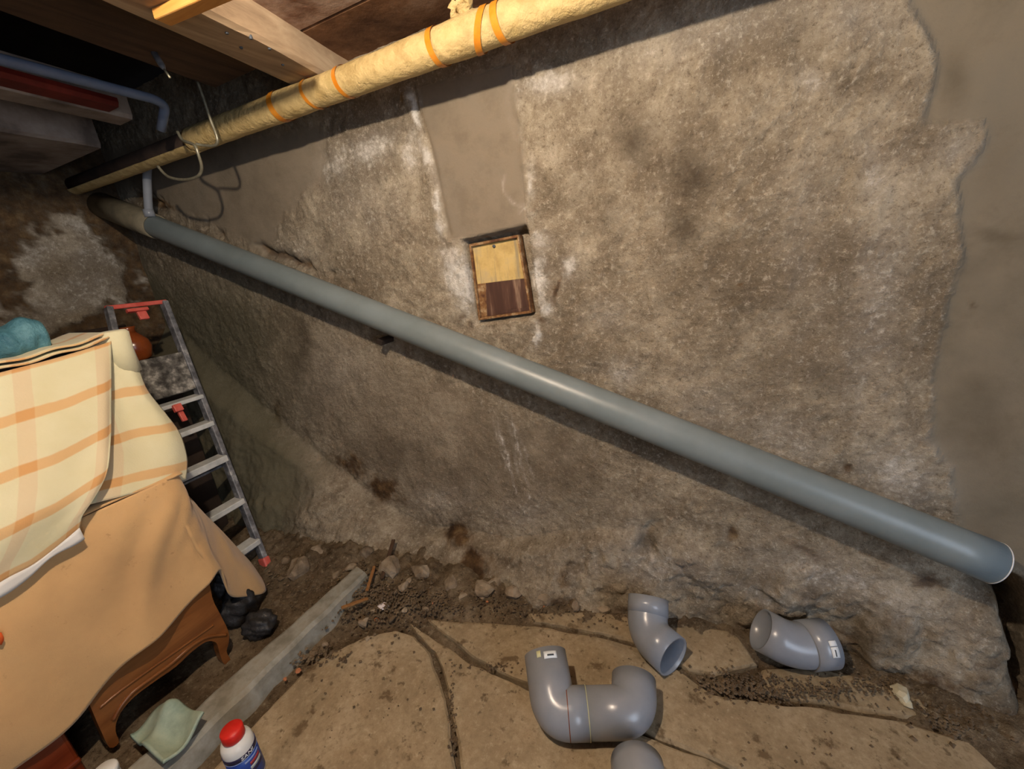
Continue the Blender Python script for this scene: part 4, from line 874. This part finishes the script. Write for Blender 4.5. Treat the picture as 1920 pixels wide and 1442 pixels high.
# plaid blanket
def plaid_b():
    root = empty('plaid_blanket', (XF - 0.1, 0.3, 0.9)); tag(root, 'cream plaid blanket with orange stripes hanging over the tall case', 'blanket')
    L = lambda p, dx: onleft(p, XF + dx)
    # right-hand fall (behind)
    top = [L((150, 660), -0.15), L((190, 642), -0.15), L((212, 634), -0.16), L((232, 628), -0.18)]
    right = smoothpath([L((232, 628), -0.18), L((250, 680), -0.17), L((266, 730), -0.15), L((300, 775), -0.12), L((328, 812), -0.09), L((345, 855), -0.06), L((348, 880), -0.04), L((347, 899), -0.03)], 6)
    bottom = smoothpath([L((120, 958), 0.02), L((160, 948), 0.02), L((240, 928), 0.01), L((300, 912), 0.0), L((347, 899), -0.03)], 6)
    left = smoothpath([L((150, 660), -0.15), L((150, 760), -0.10), L((150, 860), -0.04), L((120, 958), 0.02)], 6)
    G = coons(top, right, bottom, left, 60, 50); m, n = G.shape[:2]
    for i in range(m):
        for j in range(n):
            t = i / (m - 1); s = j / (n - 1)
            G[i, j, 0] += 0.016 * math.sin(s * 7.0 + 0.8) * math.sin(math.pi * min(1, t * 1.1)) * (0.4 + t * 0.6) + 0.03 * math.exp(-((s - 0.85) / 0.2) ** 2) * math.sin(math.pi * t)
    uv = np.zeros((m, n, 2)); uv[..., 0] = np.linspace(0.0, 0.30, n)[None]; uv[..., 1] = np.linspace(0.46, 0.0, m)[:, None] + 0.02
    solid(link('side_fall', sheet('side_fall', G, uvs=uv), 'plaid', root), 0.008)
    # front fall, lying over it and ending in the curved corner
    top = smoothpath([L((-330, 800), -0.13), L((-160, 742), -0.13), L((0, 700), -0.13), L((100, 674), -0.13), L((190, 647), -0.13), L((207, 640), -0.135)], 5)
    right = smoothpath([L((207, 640), -0.135), L((207, 700), -0.10), L((206, 760), -0.06), L((205, 820), -0.02), L((199, 880), 0.03), L((175, 930), 0.045), L((152, 965), 0.05), L((148, 990), 0.05)], 6)
    bottom = smoothpath([L((-330, 1290), 0.05), L((-150, 1190), 0.05), L((0, 1092), 0.05), L((60, 1060), 0.05), L((110, 1022), 0.05), L((148, 990), 0.05)], 6)
    left = [L((-330, 800), -0.13), L((-330, 1000), -0.03), L((-330, 1150), 0.04), L((-330, 1290), 0.05)]
    G = coons(top, right, bottom, left, 60, 80); m, n = G.shape[:2]
    for i in range(m):
        for j in range(n):
            t = i / (m - 1); s = j / (n - 1); e = math.sin(math.pi * min(1.0, t * 1.05))
            G[i, j, 0] += 0.014 * math.sin(s * 11 + t * 2.0) * e * (0.3 + 0.7 * t) - 0.02 * math.exp(-((s - 1.0) / 0.04) ** 2) * e + 0.05 * math.sin(math.pi * t) * 0.6
    uv = np.zeros((m, n, 2)); uv[..., 0] = np.linspace(-0.62, 0.125, n)[None]; uv[..., 1] = np.linspace(0.44, -0.075, m)[:, None] + 0.005
    solid(link('front_fall', sheet('front_fall', G, uvs=uv), 'plaid', root), 0.008)
    # white lining at the hem
    hem = resample(bottom, 40); g = np.zeros((4, 40, 3))
    for i in range(4):
        for j in range(40): g[i, j] = hem[j] + np.array([0.004, 0.0, 0.002 - 0.011 * i * (0.4 + 0.6 * math.sin(j * 0.2) ** 2)])
    solid(link('lining', sheet('lining', g), 'lining', root), 0.003)
    # folded-over top edge
    tr = resample(top, 40); g = np.zeros((12, 40, 3))
    for i in range(12):
        for j in range(40):
            a = i / 11; g[i, j] = tr[j] + np.array([-0.26 * a + 0.004, 0.0, 0.010 + 0.003 * math.sin(j * 0.7)])
    uv = np.zeros((12, 40, 2)); uv[..., 0] = np.linspace(-0.62, 0.125, 40)[None]; uv[..., 1] = np.linspace(0.46, 0.70, 12)[:, None]
    solid(link('top_fold', sheet('top_fold', g, uvs=uv), 'plaid', root), 0.005)
    g2 = g.copy(); g2[..., 2] += 0.012; g2[..., 0] -= 0.012
    solid(link('top_fold', sheet('top_fold', g2[:, 4:], uvs=uv[:, 4:]), 'plaid', root), 0.005)
    # rounded corner standing up at the right
    c0 = L((208, 640), -0.16); c1 = L((212, 622), -0.16)
    link('corner', tube('corner', [c0 + [0, 0.012, -0.10], c0 + [0, 0.008, -0.03], c1 + [0, 0.0, -0.002], c1 + [0, 0, 0.003]], [0.034, 0.036, 0.035, 0.028], 24), 'plaid', root)
plaid_b()
# things lying on the plaid blanket
ztop = case_top
tc_ = onleft((30, 642), XF - 0.26)
bt = empty('teal_bundle', tc_); tag(bt, 'crumpled teal plastic bundle on top of the plaid blanket', 'bundle')
pa = [onleft(p, XF - 0.26) for p in ((-60, 665), (-20, 652), (15, 645), (45, 637), (70, 635), (84, 634))]
link('bag', tube('bag', smoothpath(pa, 5), [0.02 + 0.034 * math.sin(0.35 + 2.2 * i / 25) * (1 + 0.08 * math.sin(i * 0.9)) for i in range(26)], 18, rfun=lambda t, th: 1 + 0.12 * math.sin(th * 2 + t * 5) + 0.08 * math.sin(th * 3 - t * 11) + 0.10 * float(fbm(t * 7, th, 1.0, 3, 141))), 'teal', bt)
k1 = onleft((88, 655), XF - 0.30); k2 = onleft((186, 636), XF - 0.30)
tag(link('cardboard_strip', bar('cardboard_strip', k1 + [0, 0, 0.0], k2, 0.06, 0.012, (0, 0, 1), 0.002), 'ochre', None, False), 'ochre cardboard strip on the plaid blanket beside the teal bundle', 'cardboard')

# ------------------------------------------------------------------ small things on the floor
# bottle
bb_ = onfloor((492, 1498), 0.0); tp = onfloor((447, 1366), 0.0)
bot_base = onfloor((520, 1500), 0.016); H_b = 0.165
ax = None
def bottle():
    # stands on the slab; cap top should be near the image point (440,1358)
    base = np.array([*onfloor((470, 1452), 0.012)[:2], 0.0115]); a = np.array([0, 0, 1.0])
    root = empty('bottle', base); tag(root, 'white plastic bottle with red cap and blue label standing near the kerb', 'bottle')
    r = 0.036
    link('body', lathe('body', [(r * 0.9, 0), (r, 0.004), (r, 0.118), (r * 0.985, 0.125), (r * 0.9, 0.136), (r * 0.66, 0.143), (r * 0.60, 0.145)], base, a, 40), 'bottle_white', root)
    link('cap', lathe('cap', [(r * 0.66, 0.144), (r * 0.70, 0.147), (r * 0.70, 0.170), (r * 0.64, 0.173)], base, a, 40), 'cap_red', root)
    view = CAMP - base; view[2] = 0; nrm = _n(view)
    lab = patch_on(base, a, nrm, r + 0.0006, 0.098, 4.2, 'label', 'blue_label', root, 0.060, 0.0)
    patch_on(base, a, nrm, r + 0.0012, 0.014, 4.2, 'label_band', 'dark_label', lab, 0.104, 0.0)
    patch_on(base, a, nrm, r + 0.0014, 0.0025, 4.2, 'label_line', 'light_blue_label', lab, 0.0955, 0.0)
    patch_on(base, a, nrm, r + 0.0014, 0.006, 1.1, 'label_swoosh', 'light_blue_label', lab, 0.084, 0.5)
    patch_on(base, a, nrm, r + 0.0014, 0.010, 0.8, 'label_stripe', 'red_label', lab, 0.071, 0.6)
    patch_on(base, a, nrm, r + 0.0014, 0.010, 0.9, 'label_stripe', 'grey_label', lab, 0.058, 0.6)
    patch_on(base, a, nrm, r + 0.0014, 0.008, 1.0, 'label_stripe', 'dark_label', lab, 0.046, 0.6)
    # lettering bent round the bottle
    cu = bpy.data.curves.new('lettering', 'FONT'); cu.body = 'SANI'; cu.size = 0.014; cu.extrude = 0.0003; cu.align_x = 'CENTER'; cu.align_y = 'CENTER'; cu.shear = 0.15
    to = bpy.data.objects.new('lettering_src', cu); COL.objects.link(to); dg = bpy.context.evaluated_depsgraph_get(); me = bpy.data.meshes.new_from_object(to.evaluated_get(dg)); bpy.data.objects.remove(to)
    b2 = np.cross(a, nrm)
    for q in me.vertices:
        th = q.co.x / r + 0.25; q.co = Vector(tuple(base + a * (0.104 + q.co.y) + (nrm * math.cos(th) + b2 * math.sin(th)) * (r + 0.0018 + q.co.z)))
    link('lettering', me, 'sticker', lab, False)
bottle()
wc = onfloor((195, 1447), 0.10)
wr = empty('white_pot', (wc[0], wc[1], 0.0)); tag(wr, 'white plastic pot with lid at the bottom edge by the cabinets', 'pot')
link('body', lathe('body', [(0.022, 0.002), (0.025, 0.006), (0.026, 0.085), (0.024, 0.09)], (wc[0], wc[1], 0.0), (0, 0, 1)), 'bottle_white', wr)
link('lid', lathe('lid', [(0.0275, 0.088), (0.0275, 0.102), (0.025, 0.105)], (wc[0], wc[1], 0.0), (0, 0, 1)), 'bottle_white', wr)
# green cloth
def cloth():
    c4 = [onfloor(p, 0.094) for p in ((318, 1318), (386, 1345), (305, 1428), (240, 1372))]
    n = 26; g = np.zeros((n, n, 3))
    for i in range(n):
        for j in range(n):
            u = i / (n - 1); v = j / (n - 1); p = (1 - u) * ((1 - v) * c4[0] + v * c4[1]) + u * ((1 - v) * c4[3] + v * c4[2])
            p = p.copy(); p[2] = 0.094 + 0.014 * math.sin(u * 5 + v * 2) + 0.010 * math.sin(v * 8 - u * 3) + 0.02 * math.exp(-((u - 0.15) ** 2 + (v - 0.3) ** 2) / 0.05)
            p[0] += 0.008 * math.sin(v * 9); g[i, j] = p
    tag(solid(link('folded_cloth', sheet('folded_cloth', g), 'green_cloth'), 0.008), 'pale green folded cloth on the floor under the brown cabinet', 'cloth')
cloth()
# black bag: one crumpled lump with a tail towards the ladder
def blackbag():
    root = empty('black_bag', onfloor((485, 1185), 0.0)); tag(root, 'crumpled black plastic bag on the floor beside the curved cabinet foot', 'bag')
    def lump(name, c, r, sc_, seed):
        bm = bmesh.new(); bmesh.ops.create_icosphere(bm, subdivisions=4, radius=1.0); g = np.random.default_rng(seed); ph = g.uniform(0, 6, 9)
        for q in bm.verts:
            p = np.array(q.co); w = 1 + 0.10 * math.sin(5 * p[0] + ph[0] + 3 * p[2]) + 0.09 * math.sin(7 * p[1] + ph[1] - 4 * p[0]) + 0.06 * math.sin(11 * p[2] + ph[2] + 6 * p[1]) + 0.04 * math.sin(17 * p[0] + 13 * p[1] + ph[3])
            q.co = Vector(tuple(np.asarray(c) + p * w * r * np.array(sc_)))
        me = bpy.data.meshes.new(name); bm.to_mesh(me); bm.free(); link(name, me, 'black_rag', root)
    lump('bag', onfloor((487, 1170), 0.045), 0.055, (1.0, 0.9, 0.75), 1)
    lump('bag_neck', onfloor((452, 1132), 0.075), 0.058, (0.8, 1.1, 1.2), 2)
    lump('bag_tail', onfloor((420, 1100), 0.13), 0.032, (0.9, 1.0, 1.6), 3)
blackbag()
# stones of the rubble heap
def stone(px, r, mat, label, group, z=None, seed=0, name='stone', flat=0.75, cat='stone'):
    p = onfloor(px, r * flat * 0.6); base = 0.03 * float(smooth(0.30, 0.0, foot_y(p[0]) - p[1]) * smooth(-0.3, -1.1, p[0]))
    c = np.array([p[0], p[1], (r * flat * 0.6 + base + 0.004) if z is None else z])
    o = link(name, rock(name, c, r, seed, flat), mat, None, False); return tag(o, label, cat, group)
stone((565, 1072), 0.055, 'stone', 'large angular pale-faced stone beside the red ladder foot', None, seed=11, name='stone', flat=0.8)
stone((632, 1088), 0.020, 'stone', 'flat stone leaning on the far end of the kerb', None, seed=12)
gl = 'small loose stone in the rubble heap at the end of the kerb'
for i, (x, y, r) in enumerate([(655, 1160, 0.016), (683, 1170, 0.020), (700, 1150, 0.012), (735, 1165, 0.016), (760, 1150, 0.014), (640, 1130, 0.012), (720, 1120, 0.012), (800, 1150, 0.014), (745, 1120, 0.010), (790, 1120, 0.014), (690, 1200, 0.014), (610, 1210, 0.013), (590, 1225, 0.016), (575, 1200, 0.014), (770, 1100, 0.016), (830, 1135, 0.012), (870, 1150, 0.010), (905, 1128, 0.014)]):
    stone((x, y), r, 'stone' if i % 3 else 'stone_dark', gl, 'rubble stones by the kerb end', seed=20 + i)
ge = 'rough stone half buried along the foot of the bulging wall'
BIG = {2: 'large rough stone right at the far tip of the kerb', 3: 'second large rough stone to the right of the kerb tip', 6: 'rough stone under the rusty stain at the wall foot', 9: 'rightmost large rough stone before the loose elbows'}
for i, (x, y, r) in enumerate([(600, 1045, 0.040), (640, 1020, 0.036), (690, 1045, 0.046), (735, 1075, 0.050), (790, 1085, 0.042), (845, 1105, 0.036), (905, 1112, 0.040), (925, 1100, 0.026), (965, 1120, 0.036), (1020, 1125, 0.040), (1080, 1135, 0.030), (660, 1075, 0.026), (540, 1060, 0.030), (1130, 1142, 0.026), (760, 1110, 0.024), (870, 1125, 0.022)]):
    stone((x, y), r, 'stone', BIG.get(i, ge), 'stones along the wall foot', seed=140 + i, flat=0.7)
g3 = 'clod of dark dirt in the gap between kerb and wall'
for i, (x, y, r) in enumerate([(530, 1090, 0.02), (545, 1120, 0.016), (600, 1065, 0.022), (620, 1045, 0.02), (660, 1050, 0.022), (520, 1130, 0.018), (560, 1140, 0.014), (590, 1105, 0.018), (680, 1030, 0.02)]):
    stone((x, y), r, 'stone_dark', g3, 'dirt clods behind the kerb', seed=60 + i, name='dirt_clod', cat='dirt')
stone((1690, 1300), 0.026, 'stone_pale', 'pale cream lump lying on the floor at the far right', None, seed=91, name='pale_stone', flat=0.6)
stone((1702, 1322), 0.018, 'stone_pale', 'smaller cream lump touching the pale lump at the far right', None, seed=92, name='pale_stone', flat=0.5)
stone((720, 1143), 0.020, 'chip_white', 'white shard lying on the rubble heap', None, seed=93, name='white_shard', flat=0.4, cat='shard')
for i, (x, y, r) in enumerate([(707, 1165, 0.008), (560, 1260, 0.009), (812, 1140, 0.006), (915, 1136, 0.007), (1020, 1140, 0.006), (535, 1275, 0.007)]):
    stone((x, y), r, 'brick_chip', 'tiny terracotta chip scattered near the kerb', 'terracotta chips', seed=100 + i, name='brick_chip', cat='chip')
# sticks
for i, (p, q, w, lb_) in enumerate([((702, 1062), (688, 1108), 0.012, 'broken brown wood stick standing at the kerb end'), ((738, 1012), (716, 1085), 0.016, 'dark thin lath leaning on the bulging wall foot'), ((640, 1140), (690, 1122), 0.012, 'light wood splinter lying across the kerb end')]):
    a = onfloor(p, 0.07); b = onfloor(q, 0.05)
    if i == 1: a = onfloor(p, 0.10)
    tag(link('wood_stick', bar('wood_stick', a, b, w, 0.008, (0, 0, 1), 0.002), 'splinter' if i != 1 else 'joist_dark', None, False), lb_, 'stick')
# gravel and crumbs nobody could count
def gravel():
    V = []; Fc = []; g = np.random.default_rng(5)
    def crumb(p, r):
        o = len(V); d = g.uniform(0.6, 1.2, 6) * r
        for k, e in enumerate(((1, 0, 0), (-1, 0, 0), (0, 1, 0), (0, -1, 0), (0, 0, 1), (0, 0, -1))): V.append(np.asarray(p) + np.array(e) * d[k] * [1, 1, 0.7])
        for t in ((0, 2, 4), (2, 1, 4), (1, 3, 4), (3, 0, 4), (2, 0, 5), (1, 2, 5), (3, 1, 5), (0, 3, 5)): Fc.append(tuple(o + k for k in t))
    zones = [((710, 1135), 90, 36, 520, 0.006), ((600, 1080), 90, 50, 520, 0.006), ((640, 1050), 90, 26, 260, 0.007), ((800, 1120), 90, 24, 260, 0.006), ((830, 1140), 70, 16, 160, 0.005), ((1000, 1150), 90, 14, 120, 0.004), ((1390, 1285), 80, 24, 380, 0.005), ((1470, 1300), 110, 16, 160, 0.004), ((1600, 1290), 120, 24, 200, 0.005), ((1180, 1160), 120, 12, 100, 0.004), ((590, 1232), 60, 14, 110, 0.006), ((848, 1330), 6, 80, 70, 0.004), ((920, 1250), 60, 8, 70, 0.004), ((1100, 1250), 160, 80, 24, 0.004), ((700, 1300), 120, 70, 26, 0.004), ((1560, 1400), 180, 40, 26, 0.004), ((1800, 1340), 70, 40, 160, 0.006), ((1060, 1130), 120, 10, 120, 0.004)]
    for (c, rx, ry, n_, r) in zones:
        for _ in range(n_):
            px = (c[0] + g.normal() * rx * 0.6, c[1] + g.normal() * ry * 0.6); p = onfloor(px, 0.014); fy = foot_y(p[0])
            if p[1] > fy - 0.005: continue
            base = 0.03 * float(smooth(0.30, 0.0, fy - p[1]) * smooth(-0.3, -1.1, p[0])); rr = r * g.uniform(0.4, 1.4); crumb((p[0], p[1], 0.013 + base + rr * 0.3), rr)
    o = link('gravel', pydata('gravel', V, Fc), 'stone_dark', None, False); tag(o, 'scattered crumbs of mortar and gravel along the wall foot', 'gravel', None, 'stuff')
gravel()

# ------------------------------------------------------------------ lamp under the ceiling (the warm light of the room)
t = NT('lit_bulb_glass'); t.b.inputs['Base Color'].default_value = (1, 0.9, 0.7, 1); t.b.inputs['Emission Color'].default_value = (1.0, 0.84, 0.65, 1); t.b.inputs['Emission Strength'].default_value = LAMP_STRENGTH; M['bulb'] = t.m
lamp = empty('ceiling_bulb', LAMP); tag(lamp, 'bare lit bulb in a short socket under the ceiling boards', 'lamp')
link('bulb', lathe('bulb', [(0.004, -0.020), (0.013, -0.016), (0.019, -0.004), (0.019, 0.004), (0.013, 0.015), (0.010, 0.020)], LAMP, (0, 0, 1), 24), 'bulb', lamp)
link('socket', lathe('socket', [(0.013, 0.0205), (0.015, 0.024), (0.015, 0.044), (0.010, ZC - LAMP[2])], LAMP, (0, 0, 1), 20), 'bottle_white', lamp)
